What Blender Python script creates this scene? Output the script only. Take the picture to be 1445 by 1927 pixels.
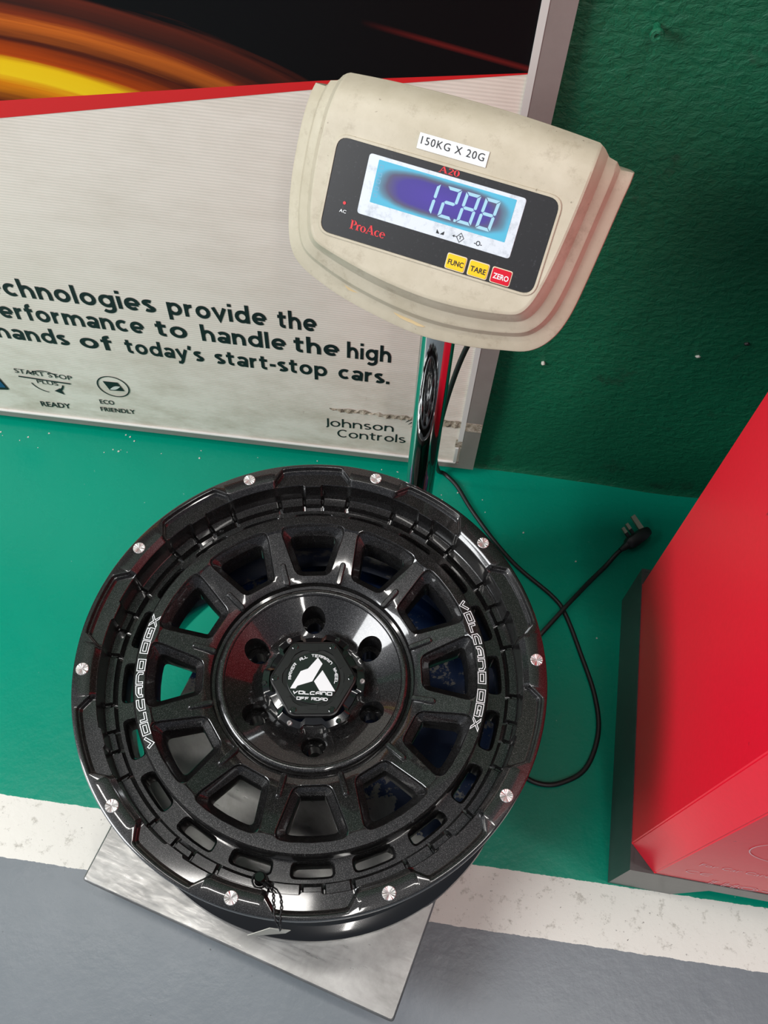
import bpy, bmesh, math, random
from math import sin, cos, pi, radians as R, degrees, sqrt, atan2, hypot
from mathutils import Vector, Matrix
from mathutils.geometry import delaunay_2d_cdt
random.seed(7)
for o in list(bpy.data.objects): bpy.data.objects.remove(o)
sc = bpy.context.scene; COL = sc.collection

# ---------------------------------------------------------------- camera
cd = bpy.data.cameras.new('camera'); cam = bpy.data.objects.new('camera', cd); COL.objects.link(cam)
cd.sensor_fit = 'HORIZONTAL'; cd.sensor_width = 36.0; cd.lens = 1763.1*36.0/1445.0
cd.clip_start = .02; cd.clip_end = 50
CR = Vector((.9903, .1355, .0297)); CD = Vector((.1329, -.8649, -.4841)); CF = Vector((-.0399, .4834, -.8745))
cam.matrix_world = Matrix(((CR.x, -CD.x, -CF.x, .0919), (CR.y, -CD.y, -CF.y, -.3225), (CR.z, -CD.z, -CF.z, 1.2726), (0, 0, 0, 1)))
sc.camera = cam
# ---------------------------------------------------------------- world, lights, exposure
w = bpy.data.worlds.new('world'); sc.world = w; w.use_nodes = True
w.node_tree.nodes['Background'].inputs[0].default_value = (.78, .86, 1.0, 1)
w.node_tree.nodes['Background'].inputs[1].default_value = .23
def area(name, loc, target, sx, sy, power, col=(1, 1, 1)):
    l = bpy.data.lights.new(name, 'AREA'); l.shape = 'RECTANGLE'; l.size = sx; l.size_y = sy; l.energy = power; l.color = col
    o = bpy.data.objects.new(name, l); COL.objects.link(o); o.location = loc
    o.rotation_euler = (Vector(target)-Vector(loc)).to_track_quat('-Z', 'Y').to_euler(); return o
area('daylight_opening', (-2.3, -1.1, 2.0), (.1, .1, .2), 1.3, 1.3, 97, (.97, .99, 1))
area('tube_light', (-.75, .0, 2.7), (-.5, .0, 0), .10, 1.3, 14, (1, .97, .92))
area('tube_light', (.55, -1.5, 2.7), (.3, -.4, 0), .10, 1.3, 14, (1, .97, .92))
area('tube_light', (1.0, -.3, 2.7), (.3, -.1, 0), .10, 1.3, 12, (1, .97, .92))
sc.view_settings.view_transform = 'Standard'; sc.view_settings.look = 'None'; sc.view_settings.gamma = 1
sc.view_settings.use_curve_mapping = False; sc.view_settings.exposure = 0.0

# ---------------------------------------------------------------- materials
def lin(c):
    return tuple(((v/255)/12.92 if v/255 <= .04045 else (((v/255)+.055)/1.055)**2.4) for v in c)+(1,)
class NT:
    def __init__(s, name, **k):
        s.m = bpy.data.materials.new(name); s.m.use_nodes = True; s.t = s.m.node_tree; s.b = s.t.nodes['Principled BSDF']
        for a, v in k.items(): s.b.inputs[a.replace('_', ' ')].default_value = v
    def n(s, typ, ins=None, **props):
        x = s.t.nodes.new(typ)
        for a, v in props.items(): setattr(x, a, v)
        for a, v in (ins or {}).items():
            if isinstance(v, bpy.types.NodeSocket): s.t.links.new(v, x.inputs[a])
            else: x.inputs[a].default_value = v
        return x
    def math(s, op, a, b=0.0, c=0.0): return s.n('ShaderNodeMath', {0: a, 1: b, 2: c}, operation=op).outputs[0]
    def mix(s, f, a, b): return s.n('ShaderNodeMix', {0: f, 6: a, 7: b}, data_type='RGBA').outputs[2]
    def obj(s): return s.n('ShaderNodeTexCoord').outputs['Object']
    def sep(s, v): return s.n('ShaderNodeSeparateXYZ', {0: v}).outputs
    def noise(s, scale, detail=3, rough=.5, vec=None, dist=0.0):
        return s.n('ShaderNodeTexNoise', {'Vector': vec if vec is not None else s.obj(), 'Scale': scale, 'Detail': detail, 'Roughness': rough, 'Distortion': dist}).outputs[0]
    def mapv(s, sc_, vec=None): return s.n('ShaderNodeMapping', {'Vector': vec if vec is not None else s.obj(), 'Scale': sc_}).outputs[0]
    def ramp(s, f, pts, interp='LINEAR'):
        r = s.n('ShaderNodeValToRGB', {0: f}); cr = r.color_ramp; cr.interpolation = interp
        while len(cr.elements) < len(pts): cr.elements.new(.5)
        for e, (p, c) in zip(cr.elements, pts): e.position = p; e.color = c if len(c) == 4 else tuple(c)+(1,)
        return r.outputs[0]
    def thr(s, f, a, b): return s.n('ShaderNodeMapRange', {0: f, 1: a, 2: b, 3: 0.0, 4: 1.0}).outputs[0]
    def set(s, k, v): s.t.links.new(v, s.b.inputs[k])
    def bump(s, h, strength, dist=.001):
        s.set('Normal', s.n('ShaderNodeBump', {'Height': h, 'Strength': strength, 'Distance': dist}).outputs[0])
def plain(name, rgb, rough=.5, metal=0.0, coat=0.0, spec=.5):
    n = NT(name, Base_Color=lin(rgb), Roughness=rough, Metallic=metal); n.b.inputs['Coat Weight'].default_value = coat
    n.b.inputs['Coat Roughness'].default_value = .05; n.b.inputs['Specular IOR Level'].default_value = spec; return n.m
M = {}
M['black_plastic'] = plain('black_plastic', (17, 17, 18), .32)
M['gloss_black'] = plain('gloss_black', (14, 14, 15), .12, 0, .8)
M['rubber'] = plain('rubber', (22, 22, 23), .45)
M['print_black'] = plain('print_black', (16, 22, 26), .5)
M['print_white'] = plain('print_white', (225, 228, 230), .4)
M['print_red'] = plain('print_red', (205, 45, 52), .5)
M['print_pink'] = plain('print_pink', (235, 190, 195), .5)
M['yellow_key'] = plain('yellow_key', (235, 190, 20), .4)
M['red_key'] = plain('red_key', (200, 12, 40), .35)
M['key_edge'] = plain('key_edge', (215, 200, 175), .4)
M['stain'] = plain('stain', (186, 164, 122), .5)
M['paper'] = plain('paper', (190, 188, 178), .7)
M['string'] = plain('string', (10, 10, 12), .6)
M['brass'] = plain('brass', (175, 165, 145), .35, .9)
M['chrome'] = plain('chrome', (205, 208, 208), .05, 1.0)
M['bezel'] = plain('bezel', (205, 212, 218), .45)
n = NT('glossy_wheel_paint', Roughness=.36, Metallic=.5)
fl = n.noise(1500, 2, .8); n.set('Base Color', n.ramp(fl, [(.42, lin((7, 7, 7))), (.57, lin((22, 21, 21))), (.66, lin((100, 99, 100)))]))
n.b.inputs['Coat Weight'].default_value = 1.0; n.b.inputs['Coat Roughness'].default_value = .06; M['wheel'] = n.m
n = NT('gloss_black_barrel', Base_Color=lin((13, 13, 14)), Roughness=.2, Metallic=.2)
n.b.inputs['Coat Weight'].default_value = 1.0; n.b.inputs['Coat Roughness'].default_value = .07; M['barrel'] = n.m
# turned aluminium rivets: radial sheen
n = NT('turned_aluminium', Base_Color=lin((235, 232, 230)), Roughness=.42, Metallic=1.0)
x = n.sep(n.obj()); ang = n.math('ARCTAN2', x[1], x[0])
n.bump(n.noise(1.0, 2, .5, n.n('ShaderNodeCombineXYZ', {0: n.math('MULTIPLY', ang, 2.2), 1: 0.0, 2: 0.0}).outputs[0]), 1.0, .004); M['rivet'] = n.m
# painted floor (green / white stripe / grey) - paint edges follow the wall direction
n = NT('floor_paint', Roughness=.28); n.b.inputs['Specular IOR Level'].default_value = .28
P = n.obj(); x = n.sep(P)
edge = n.math('MULTIPLY', n.math('SUBTRACT', n.noise(60, 4, .7), .5), .005)
y = n.math('ADD', x[1], edge)
green = n.mix(n.noise(2.5, 3, .5), lin((0, 126, 101)), lin((0, 142, 116)))
speck = n.thr(n.noise(160, 2, .6), .76, .79)
green = n.mix(n.math('MULTIPLY', speck, .6), green, lin((170, 190, 180)))
wh = n.mix(n.thr(n.noise(55, 6, .75), .56, .70), lin((222, 218, 210)), lin((165, 160, 150)))
wh = n.mix(n.thr(n.noise(150, 4, .7), .64, .72), wh, lin((105, 100, 95)))
gr = n.mix(n.noise(9, 5, .6), lin((106, 113, 118)), lin((124, 129, 134)))
gr = n.mix(n.thr(n.noise(90, 2, .5), .75, .78), gr, lin((60, 62, 64)))
c1 = n.mix(n.math('GREATER_THAN', y, -.1161), wh, green)
c2 = n.mix(n.math('GREATER_THAN', y, -.1915), gr, c1)
n.set('Base Color', c2)
rw = n.math('GREATER_THAN', y, -.1161); rw2 = n.math('GREATER_THAN', y, -.1915)
band = n.math('SUBTRACT', rw2, rw)
n.set('Roughness', n.math('ADD', n.math('MULTIPLY', band, .3), n.math('ADD', n.math('MULTIPLY', n.noise(20, 3, .6), .12), .22)))
n.bump(n.noise(60, 4, .6), .25, .002); M['floor'] = n.m
# rough green wall
n = NT('green_wall_paint', Roughness=.42)
big = n.noise(3.2, 4, .6)
n.set('Base Color', n.mix(n.thr(n.noise(11, 5, .7), .60, .72), n.mix(big, lin((10, 84, 58)), lin((20, 104, 72))), lin((28, 60, 44))))
h = n.math('ADD', n.noise(85, 6, .62, n.mapv((1, 1, 1.4)), .5), n.math('MULTIPLY', n.noise(18, 3, .5), .8))
n.bump(h, .6, .007); M['wall'] = n.m
# brushed, scuffed steel plate with worn blue film
n = NT('scuffed_steel_plate', Metallic=.92)
P = n.obj(); x = n.sep(P)
cl = n.noise(7, 6, .7, P, .8); scr = n.noise(40, 5, .7, n.mapv((1, 5, 1)), .3)
steel = n.mix(n.thr(cl, .3, .7), lin((120, 119, 117)), lin((172, 171, 169)))
f = n.math('ADD', n.math('ADD', x[1], n.math('MULTIPLY', x[0], .22)), n.math('MULTIPLY', n.math('SUBTRACT', n.noise(14, 5, .75), .5), .20))
film = n.thr(f, .283, .288)
sc2 = n.thr(n.noise(24, 6, .8), .56, .59)
film = n.math('MULTIPLY', film, n.math('SUBTRACT', 1.0, sc2))
n.set('Base Color', n.mix(film, steel, lin((16, 52, 104))))
n.set('Metallic', n.math('MULTIPLY', n.math('SUBTRACT', 1.0, film), .9))
n.set('Roughness', n.math('ADD', n.math('MULTIPLY', n.thr(scr, .3, .7), .22), .26))
n.bump(scr, .08, .001); M['plate'] = n.m
M['blue_frame'] = plain('blue_frame', (20, 52, 92), .4)
M['plate_edge'] = plain('plate_edge', (190, 190, 188), .3, .9)
# yellowed plastic
n = NT('aged_cream_plastic', Roughness=.42)
c = n.mix(n.thr(n.noise(14, 6, .7), .3, .7), lin((172, 163, 142)), lin((193, 185, 166)))
c = n.mix(n.math('MULTIPLY', n.thr(n.noise(50, 7, .78), .54, .80), .6), c, lin((120, 104, 84)))
c = n.mix(n.math('MULTIPLY', n.thr(n.noise(170, 3, .6), .70, .76), .6), c, lin((90, 75, 60)))
n.set('Base Color', c); n.bump(n.noise(300, 2, .5), .08, .0005); M['cream'] = n.m
n = NT('black_membrane', Roughness=.42)
n.set('Base Color', n.mix(n.thr(n.noise(350, 3, .7), .6, .8), lin((31, 31, 33)), lin((62, 62, 66)))); M['membrane'] = n.m
n = NT('dirty_bezel', Roughness=.4)
n.set('Base Color', n.mix(n.thr(n.noise(90, 6, .75), .5, .75), lin((205, 212, 220)), lin((160, 168, 176)))); M['bezel'] = n.m
# lit LCD
n = NT('lcd_backlight', Base_Color=(.02, .02, .02, 1), Roughness=.25)
x = n.sep(n.obj())
X = n.math('ABSOLUTE', n.math('DIVIDE', n.math('SUBTRACT', x[0], .0018), .0570)); Y = n.math('ABSOLUTE', n.math('DIVIDE', n.math('SUBTRACT', x[1], .0113), .0158))
q = n.math('POWER', n.math('ADD', n.math('POWER', X, 3.6), n.math('POWER', Y, 3.2)), .3)
q = n.math('ADD', q, n.math('MULTIPLY', n.math('SUBTRACT', n.noise(60, 2, .5), .5), .10))
n.set('Emission Color', n.ramp(q, [(.0, lin((88, 68, 180))), (.62, lin((80, 66, 165))), (.78, lin((98, 96, 128))), (.88, lin((104, 150, 175))), (.96, lin((98, 196, 232))), (1, lin((96, 205, 240)))]))
n.b.inputs['Emission Strength'].default_value = .9; M['lcd'] = n.m
n = NT('lcd_segment', Base_Color=(.05, .05, .05, 1), Emission_Color=lin((165, 218, 240)), Emission_Strength=.95); M['segment'] = n.m
n = NT('lcd_ghost', Base_Color=(.05, .05, .05, 1), Emission_Color=lin((110, 185, 225)), Emission_Strength=.8); M['ghost'] = n.m
# corrugated plastic sign board, dirty
n = NT('white_corrugated_print', Roughness=.5)
P = n.obj(); x = n.sep(P)
c = n.mix(n.noise(6, 5, .65), lin((222, 211, 199)), lin((230, 221, 211)))
low = n.thr(x[1], .30, .0)
dirt = n.math('MULTIPLY', n.thr(n.noise(9, 6, .7, n.mapv((1, 2, 1))), .42, .75), n.math('ADD', .18, n.math('MULTIPLY', low, .5)))
c = n.mix(dirt, c, lin((150, 132, 106)))
st = n.thr(n.noise(16, 5, .7, n.mapv((5, 1, 1))), .66, .78)
c = n.mix(n.math('MULTIPLY', st, .35), c, lin((120, 92, 70)))
n.set('Base Color', c)
n.bump(n.math('SINE', n.math('MULTIPLY', x[1], 2*pi/.0042)), .10, .0006); M['board'] = n.m
n = NT('flame_print', Roughness=.5); n.b.inputs['Specular IOR Level'].default_value = .15
P = n.obj(); x = n.sep(P)
dx = n.math('ADD', x[0], .60); dy = n.math('SUBTRACT', x[1], .46)
q = n.math('SQRT', n.math('ADD', n.math('MULTIPLY', n.math('MULTIPLY', dx, dx), 3.6), n.math('MULTIPLY', n.math('MULTIPLY', dy, dy), 13.2)))
fib = n.noise(1.0, 5, .6, n.n('ShaderNodeCombineXYZ', {0: n.math('MULTIPLY', dx, 3.0), 1: n.math('MULTIPLY', q, 22.0), 2: 0.0}).outputs[0])
q2 = n.math('ADD', q, n.math('MULTIPLY', n.math('SUBTRACT', fib, .5), .10))
flame = n.ramp(q2, [(.0, lin((60, 15, 8))), (.50, lin((88, 26, 10))), (.585, lin((205, 120, 8))), (.62, lin((230, 190, 25))), (.675, lin((228, 185, 18))), (.71, lin((170, 65, 8))), (.78, lin((66, 22, 14))), (.845, lin((190, 95, 30))), (.87, lin((120, 45, 20))), (.915, lin((52, 26, 22))), (.975, lin((92, 36, 24))), (1.0, lin((9, 8, 11)))])
fade = n.thr(n.math('ADD', dx, n.math('MULTIPLY', fib, .12)), .20, .50)
flame = n.mix(n.math('MULTIPLY', fade, .62), flame, lin((14, 9, 11)))
# thin glowing line far right
l2 = n.math('ABSOLUTE', n.math('SUBTRACT', x[1], n.math('ADD', .6915, n.math('MULTIPLY', x[0], -.18))))
ln = n.math('MULTIPLY', n.thr(l2, .004, .0), n.math('MULTIPLY', n.thr(x[0], -.19, -.12), .35))
n.set('Base Color', n.mix(ln, flame, lin((150, 40, 35)))); M['flame'] = n.m
M['band_red'] = plain('band_red', (204, 28, 32), .45)
n = NT('sign_aluminium', Roughness=.42, Metallic=.35)
n.set('Base Color', n.mix(n.noise(18, 5, .7), lin((140, 130, 126)), lin((165, 154, 150)))); M['sign_alu'] = n.m
M['white_edge'] = plain('white_edge', (205, 204, 200), .5)
n = NT('dirty_tear', Roughness=.8)
n.set('Base Color', n.ramp(n.noise(90, 6, .8), [(.35, lin((60, 50, 42))), (.5, lin((150, 138, 120))), (.65, lin((196, 188, 176)))])); M['tear'] = n.m
# red enamel
n = NT('red_enamel', Roughness=.34); n.b.inputs['Specular IOR Level'].default_value = 1.0
c = n.mix(n.noise(140, 3, .6), lin((228, 8, 40)), lin((240, 14, 48)))
c = n.mix(n.math('MULTIPLY', n.thr(n.noise(38, 4, .7), .70, .74), .6), c, lin((90, 20, 26)))
n.set('Base Color', c); n.bump(n.noise(420, 2, .5), .12, .0006); M['red'] = n.m
n = NT('dark_steel_base', Roughness=.3, Metallic=.0)
n.set('Base Color', n.mix(n.noise(40, 6, .7), lin((48, 50, 50)), lin((78, 79, 78)))); M['base'] = n.m
M['blue_print'] = plain('blue_print', (20, 75, 115), .5)

# ---------------------------------------------------------------- helpers
def link(name, verts, faces, mat, parent=None, loc=(0, 0, 0), smooth=None, mats=None, fmat=None):
    me = bpy.data.meshes.new(name); me.from_pydata([tuple(v) for v in verts], [], faces); me.update()
    for m_ in (mats or [mat]): me.materials.append(M[m_] if isinstance(m_, str) else m_)
    if fmat: me.polygons.foreach_set('material_index', fmat)
    if smooth is not None:
        me.polygons.foreach_set('use_smooth', [True]*len(me.polygons)); me.set_sharp_from_angle(angle=R(smooth))
    o = bpy.data.objects.new(name, me); COL.objects.link(o); o.location = loc
    if parent: o.parent = parent
    return o
def frombm(name, bm, mat, parent=None, loc=(0, 0, 0), smooth=None):
    bmesh.ops.recalc_face_normals(bm, faces=bm.faces)
    me = bpy.data.meshes.new(name); bm.to_mesh(me); bm.free(); me.materials.append(M[mat])
    if smooth is not None:
        me.polygons.foreach_set('use_smooth', [True]*len(me.polygons)); me.set_sharp_from_angle(angle=R(smooth))
    o = bpy.data.objects.new(name, me); COL.objects.link(o); o.location = loc
    if parent: o.parent = parent
    return o
def recalc(o):
    bm = bmesh.new(); bm.from_mesh(o.data); bmesh.ops.recalc_face_normals(bm, faces=bm.faces); bm.to_mesh(o.data); bm.free(); return o
def tag(o, label=None, cat=None, group=None, kind=None):
    for k, v in (('label', label), ('category', cat), ('group', group), ('kind', kind)):
        if v: o[k] = v
    return o
def empty(name, loc, rz=0):
    o = bpy.data.objects.new(name, None); COL.objects.link(o); o.location = loc; o.rotation_euler = (0, 0, rz); o.empty_display_size = .05; return o
class MB:
    def __init__(s): s.v = []; s.f = []
    def add(s, vs, fs): k = len(s.v); s.v += [tuple(v) for v in vs]; s.f += [tuple(i+k for i in f) for f in fs]
    def grid(s, rows, closed=True):
        k = len(s.v); nn_ = len(rows[0])
        for r in rows: s.v += [tuple(p) for p in r]
        for i in range(len(rows)-1):
            for j in range(nn_ if closed else nn_-1):
                a = k+i*nn_+j; b = k+i*nn_+(j+1) % nn_; s.f.append((a, b, b+nn_, a+nn_))
    def lathe(s, prof, n=96, c=(0, 0)):
        s.grid([[(c[0]+r*cos(2*pi*j/n), c[1]+r*sin(2*pi*j/n), z) for j in range(n)] for r, z in prof])
    def cap(s, ring, flip=False): s.add(ring, [tuple(range(len(ring)))[::-1] if flip else tuple(range(len(ring)))])
    def prism(s, poly, z0, z1, bev=0):
        n_ = len(poly)
        rows = [[(x_, y_, z0) for x_, y_ in poly]]
        if bev:
            ins = inset(poly, bev); rows += [[(x_, y_, z1-bev) for x_, y_ in poly], [(x_, y_, z1) for x_, y_ in ins]]
        else: rows += [[(x_, y_, z1) for x_, y_ in poly]]
        s.grid(rows); s.cap(rows[-1]); s.cap(rows[0], True)
    def box(s, a, b):
        x0, y0, z0 = a; x1, y1, z1 = b
        s.add([(x0, y0, z0), (x1, y0, z0), (x1, y1, z0), (x0, y1, z0), (x0, y0, z1), (x1, y0, z1), (x1, y1, z1), (x0, y1, z1)],
              [(0, 3, 2, 1), (4, 5, 6, 7), (0, 1, 5, 4), (1, 2, 6, 5), (2, 3, 7, 6), (3, 0, 4, 7)])
    def tube(s, pts, r, n=10, caps=True):
        pts = [Vector(p) for p in pts]; rows = []; up = Vector((0, 0, 1)); prev = None
        for i, p in enumerate(pts):
            t = (pts[min(i+1, len(pts)-1)]-pts[max(i-1, 0)]).normalized()
            if prev is None: a = t.cross(up if abs(t.z) < .9 else Vector((1, 0, 0))).normalized()
            else: a = (prev-t*prev.dot(t)).normalized()
            prev = a; b = t.cross(a); rr = r[i] if isinstance(r, (list, tuple)) else r
            rows.append([p+a*rr*cos(2*pi*k/n)+b*rr*sin(2*pi*k/n) for k in range(n)])
        s.grid(rows)
        if caps: s.cap(rows[0], True); s.cap(rows[-1])
    def tf(s, f): s.v = [tuple(f(Vector(v))) for v in s.v]; return s
    def out(s, name, mat, parent=None, loc=(0, 0, 0), smooth=None, fix=True):
        o = link(name, s.v, s.f, mat, parent, loc)
        if fix: recalc(o)
        if smooth is not None:
            o.data.polygons.foreach_set('use_smooth', [True]*len(o.data.polygons)); o.data.set_sharp_from_angle(angle=R(smooth))
        return o
def inset(poly, d):      # CCW polygon
    n_ = len(poly); out = []
    for i in range(n_):
        p0, p1, p2 = Vector(poly[i-1]), Vector(poly[i]), Vector(poly[(i+1) % n_])
        e1 = (p1-p0).normalized(); e2 = (p2-p1).normalized(); n1 = Vector((-e1.y, e1.x)); n2 = Vector((-e2.y, e2.x))
        m_ = n1+n2; l = m_.length
        if l < 1e-6: out.append(tuple(p1+n1*d)); continue
        m_ /= l; out.append(tuple(p1+m_*d/max(.3, m_.dot(n1))))
    return out
def roundpoly(pts, r, k=5):
    out = []; n_ = len(pts)
    for i in range(n_):
        a, b, c = Vector(pts[i-1]), Vector(pts[i]), Vector(pts[(i+1) % n_])
        rr = r[i] if isinstance(r, (list, tuple)) else r
        d1 = (a-b); d2 = (c-b); q1 = b+d1.normalized()*min(rr, d1.length*.49); q2 = b+d2.normalized()*min(rr, d2.length*.49)
        for j in range(k+1):
            t = j/k; out.append(tuple(q1*(1-t)**2+b*2*t*(1-t)+q2*t*t))
    return out
def rrect(x0, y0, x1, y1, r, k=5): return roundpoly([(x0, y0), (x1, y0), (x1, y1), (x0, y1)], r, k)
def catmull(pts, m_=8):
    P_ = [Vector(p) for p in pts]; P_ = [P_[0]*2-P_[1]]+P_+[P_[-1]*2-P_[-2]]; out = []
    for i in range(1, len(P_)-2):
        for j in range(m_):
            t = j/m_; a, b, c, d = P_[i-1:i+3]
            out.append(.5*((2*b)+(c-a)*t+(2*a-5*b+4*c-d)*t*t+(3*b-a-3*c+d)*t**3))
    out.append(P_[-2]); return out
def inpoly(x_, y_, poly):
    c_ = False; n_ = len(poly); j = n_-1
    for i in range(n_):
        xi, yi = poly[i]; xj, yj = poly[j]
        if (yi > y_) != (yj > y_) and x_ < (xj-xi)*(y_-yi)/(yj-yi)+xi: c_ = not c_
        j = i
    return c_
# planar annulus with holes, heights from zf(r)
def holed_annulus(mb, ri, ro, holes, zf, n_in, n_out, rings, flip=False, dents=None):
    V = []; E_ = []
    def loop(L):
        k = len(V); V.extend([Vector(p) for p in L]); E_.extend([(k+i, k+(i+1) % len(L)) for i in range(len(L))]); return range(k, k+len(L))
    loop([(ro*cos(2*pi*i/n_out), ro*sin(2*pi*i/n_out)) for i in range(n_out)])
    loop([(ri*cos(2*pi*i/n_in), ri*sin(2*pi*i/n_in)) for i in range(n_in)])
    hb = []
    for h_ in holes:
        loop(h_); xs = [p[0] for p in h_]; ys = [p[1] for p in h_]; hb.append((min(xs), max(xs), min(ys), max(ys), h_))
    for r_, m_ in rings:
        for i in range(m_):
            x_, y_ = r_*cos(2*pi*(i+.5)/m_), r_*sin(2*pi*(i+.5)/m_)
            ok = True
            for a, b, c, d, h_ in hb:
                if a-.0012 < x_ < b+.0012 and c-.0012 < y_ < d+.0012:
                    if inpoly(x_, y_, h_) or min((x_-p[0])**2+(y_-p[1])**2 for p in h_) < .0012**2: ok = False; break
            if ok: V.append(Vector((x_, y_)))
    v2, e2, f2, *_ = delaunay_2d_cdt(V, E_, [], 0, 1e-7)
    fs = []
    for f in f2:
        cx = sum(v2[i].x for i in f)/3; cy = sum(v2[i].y for i in f)/3; r_ = hypot(cx, cy)
        if r_ > ro*cos(pi/n_out)+1e-5 or r_ < ri*cos(pi/n_in)-1e-6: continue
        if r_ > ro or False: continue
        if any(a < cx < b and c < cy < d and inpoly(cx, cy, h_) for a, b, c, d, h_ in hb): continue
        p, q_, s_ = (v2[i] for i in f)
        ccw = (q_-p).cross(s_-p) > 0
        fs.append(tuple(f) if ccw != flip else tuple(f[::-1]))
    mb.add([(p.x, p.y, zf(p.length)) for p in v2], fs)
_txt = {}
def text_geo(s_, bold=0.0, space=1.0):
    key = (s_, bold, space)
    if key in _txt: return _txt[key]
    c = bpy.data.curves.new('t', 'FONT'); c.body = s_; c.size = 1; c.offset = bold; c.resolution_u = 3; c.space_character = space; c.fill_mode = 'FRONT'
    o = bpy.data.objects.new('t', c); COL.objects.link(o); dg = bpy.context.evaluated_depsgraph_get(); dg.update()
    me = o.evaluated_get(dg).to_mesh(); vs = [(v.co.x, v.co.y) for v in me.vertices]; fs = [tuple(p.vertices) for p in me.polygons]
    bpy.data.objects.remove(o); bpy.data.curves.remove(c)
    _txt[key] = (vs, fs); return _txt[key]
def put_text(mb, s_, x0, x1, ybase, capscale, bold=0.0, z=0.0, slope=0.0, th=.0003, space=1.0):
    """letters fitted between x0 and x1, em height capscale, base line rising by slope; thin raised print"""
    vs, fs = text_geo(s_, bold, space); a = min(v[0] for v in vs); b = max(v[0] for v in vs); k = (x1-x0)/(b-a)
    mb.add([(x0+(v[0]-a)*k, ybase+v[1]*capscale+(v[0]-a)*k*slope, z+th) for v in vs], fs)
CAPH = max(v[1] for v in text_geo('H')[0]); XH = max(v[1] for v in text_geo('x')[0])
# stroked glyphs: polylines widened to polygons
def stroke_poly(pl, w_, closed=False):
    n_ = len(pl); L = []; Rr = []
    for i in range(n_):
        p = Vector(pl[i])
        if closed or 0 < i < n_-1:
            a = (p-Vector(pl[i-1])).normalized(); b = (Vector(pl[(i+1) % n_])-p).normalized()
        else:
            a = b = (Vector(pl[1])-Vector(pl[0])).normalized() if i == 0 else (p-Vector(pl[i-1])).normalized()
        n1 = Vector((-a.y, a.x)); n2 = Vector((-b.y, b.x)); m_ = (n1+n2); m_ = m_.normalized() if m_.length > 1e-5 else n1
        q_ = m_*(w_/2)/max(.45, m_.dot(n1)); L.append(tuple(p+q_)); Rr.append(tuple(p-q_))
    return L, Rr
GL = {
 'V': [([(0, 1), (.28, .05), (1, 1)], 0)], 'O': [([(0, 0), (1, 0), (1, 1), (0, 1)], 1)],
 'L': [([(0, 1), (0, 0), (1, 0)], 0)], 'C': [([(1, 1), (.3, 1), (0, .72), (0, 0), (1, 0)], 0)],
 'A': [([(0, 0), (0, .7), (.3, 1), (1, 1), (1, 0)], 0), ([(.18, .42), (.82, .42)], 0)],
 'N': [([(0, 0), (0, 1), (.75, 1), (1, .75), (1, 0)], 0)],
 'G': [([(1, 1), (0, 1), (0, 0), (1, 0), (1, .5), (.5, .5)], 0)],
 'X': [([(0, 0), (1, 1)], 0), ([(0, 1), (1, 0)], 0)],
 'P': [([(0, 0), (0, 1), (1, 1), (1, .45), (0, .45)], 0)], 'R': [([(0, 0), (0, 1), (1, 1), (1, .5), (0, .5)], 0), ([(.5, .5), (1, 0)], 0)],
 'F': [([(1, 1), (0, 1), (0, 0)], 0), ([(0, .5), (.8, .5)], 0)], 'D': [([(0, 0), (.7, 0), (1, .3), (1, .7), (.7, 1), (0, 1)], 1)],
 'E': [([(1, 1), (0, 1), (0, 0), (1, 0)], 0), ([(0, .5), (.85, .5)], 0)], 'T': [([(0, 1), (1, 1)], 0), ([(.5, 1), (.5, 0)], 0)],
 'I': [([(.5, 0), (.5, 1)], 0)], 'W': [([(0, 1), (.2, 0), (.5, .7), (.8, 0), (1, 1)], 0)], 'H': [([(0, 0), (0, 1)], 0), ([(1, 0), (1, 1)], 0), ([(0, .5), (1, .5)], 0)]}

# ================================================================= THE SETTING
WY = .486
fm = MB(); fm.add([(-3, -3, 0), (3, -3, 0), (3, WY+.2, 0), (-3, WY+.2, 0), (-3, -3, -.1), (3, -3, -.1), (3, WY+.2, -.1), (-3, WY+.2, -.1)],
     [(0, 1, 2, 3), (4, 7, 6, 5), (0, 4, 5, 1), (1, 5, 6, 2), (2, 6, 7, 3), (3, 7, 4, 0)])
tag(fm.out('floor', 'floor', fix=False), kind='structure')
# wall with a slightly uneven plaster surface
wm = MB(); nx, nz = 150, 70
def wy(x_, z_):
    return WY+.0016*sin(x_*9+z_*5)+.0012*sin(x_*23-z_*17+1)+.0008*sin(z_*41+x_*37) - (.004*math.exp(-z_/.006))
wm.grid([[(-3+6*i/nx, wy(-3+6*i/nx, 2.6*(j/nz)**1.6), 2.6*(j/nz)**1.6) for i in range(nx+1)] for j in range(nz+1)], closed=False)
wm.f = [f[::-1] for f in wm.f] if False else wm.f
wm.box((-3, WY+.02, 0), (3, WY+.2, 2.6))
tag(wm.out('wall_back', 'wall', smooth=40, fix=False), kind='structure')

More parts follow.
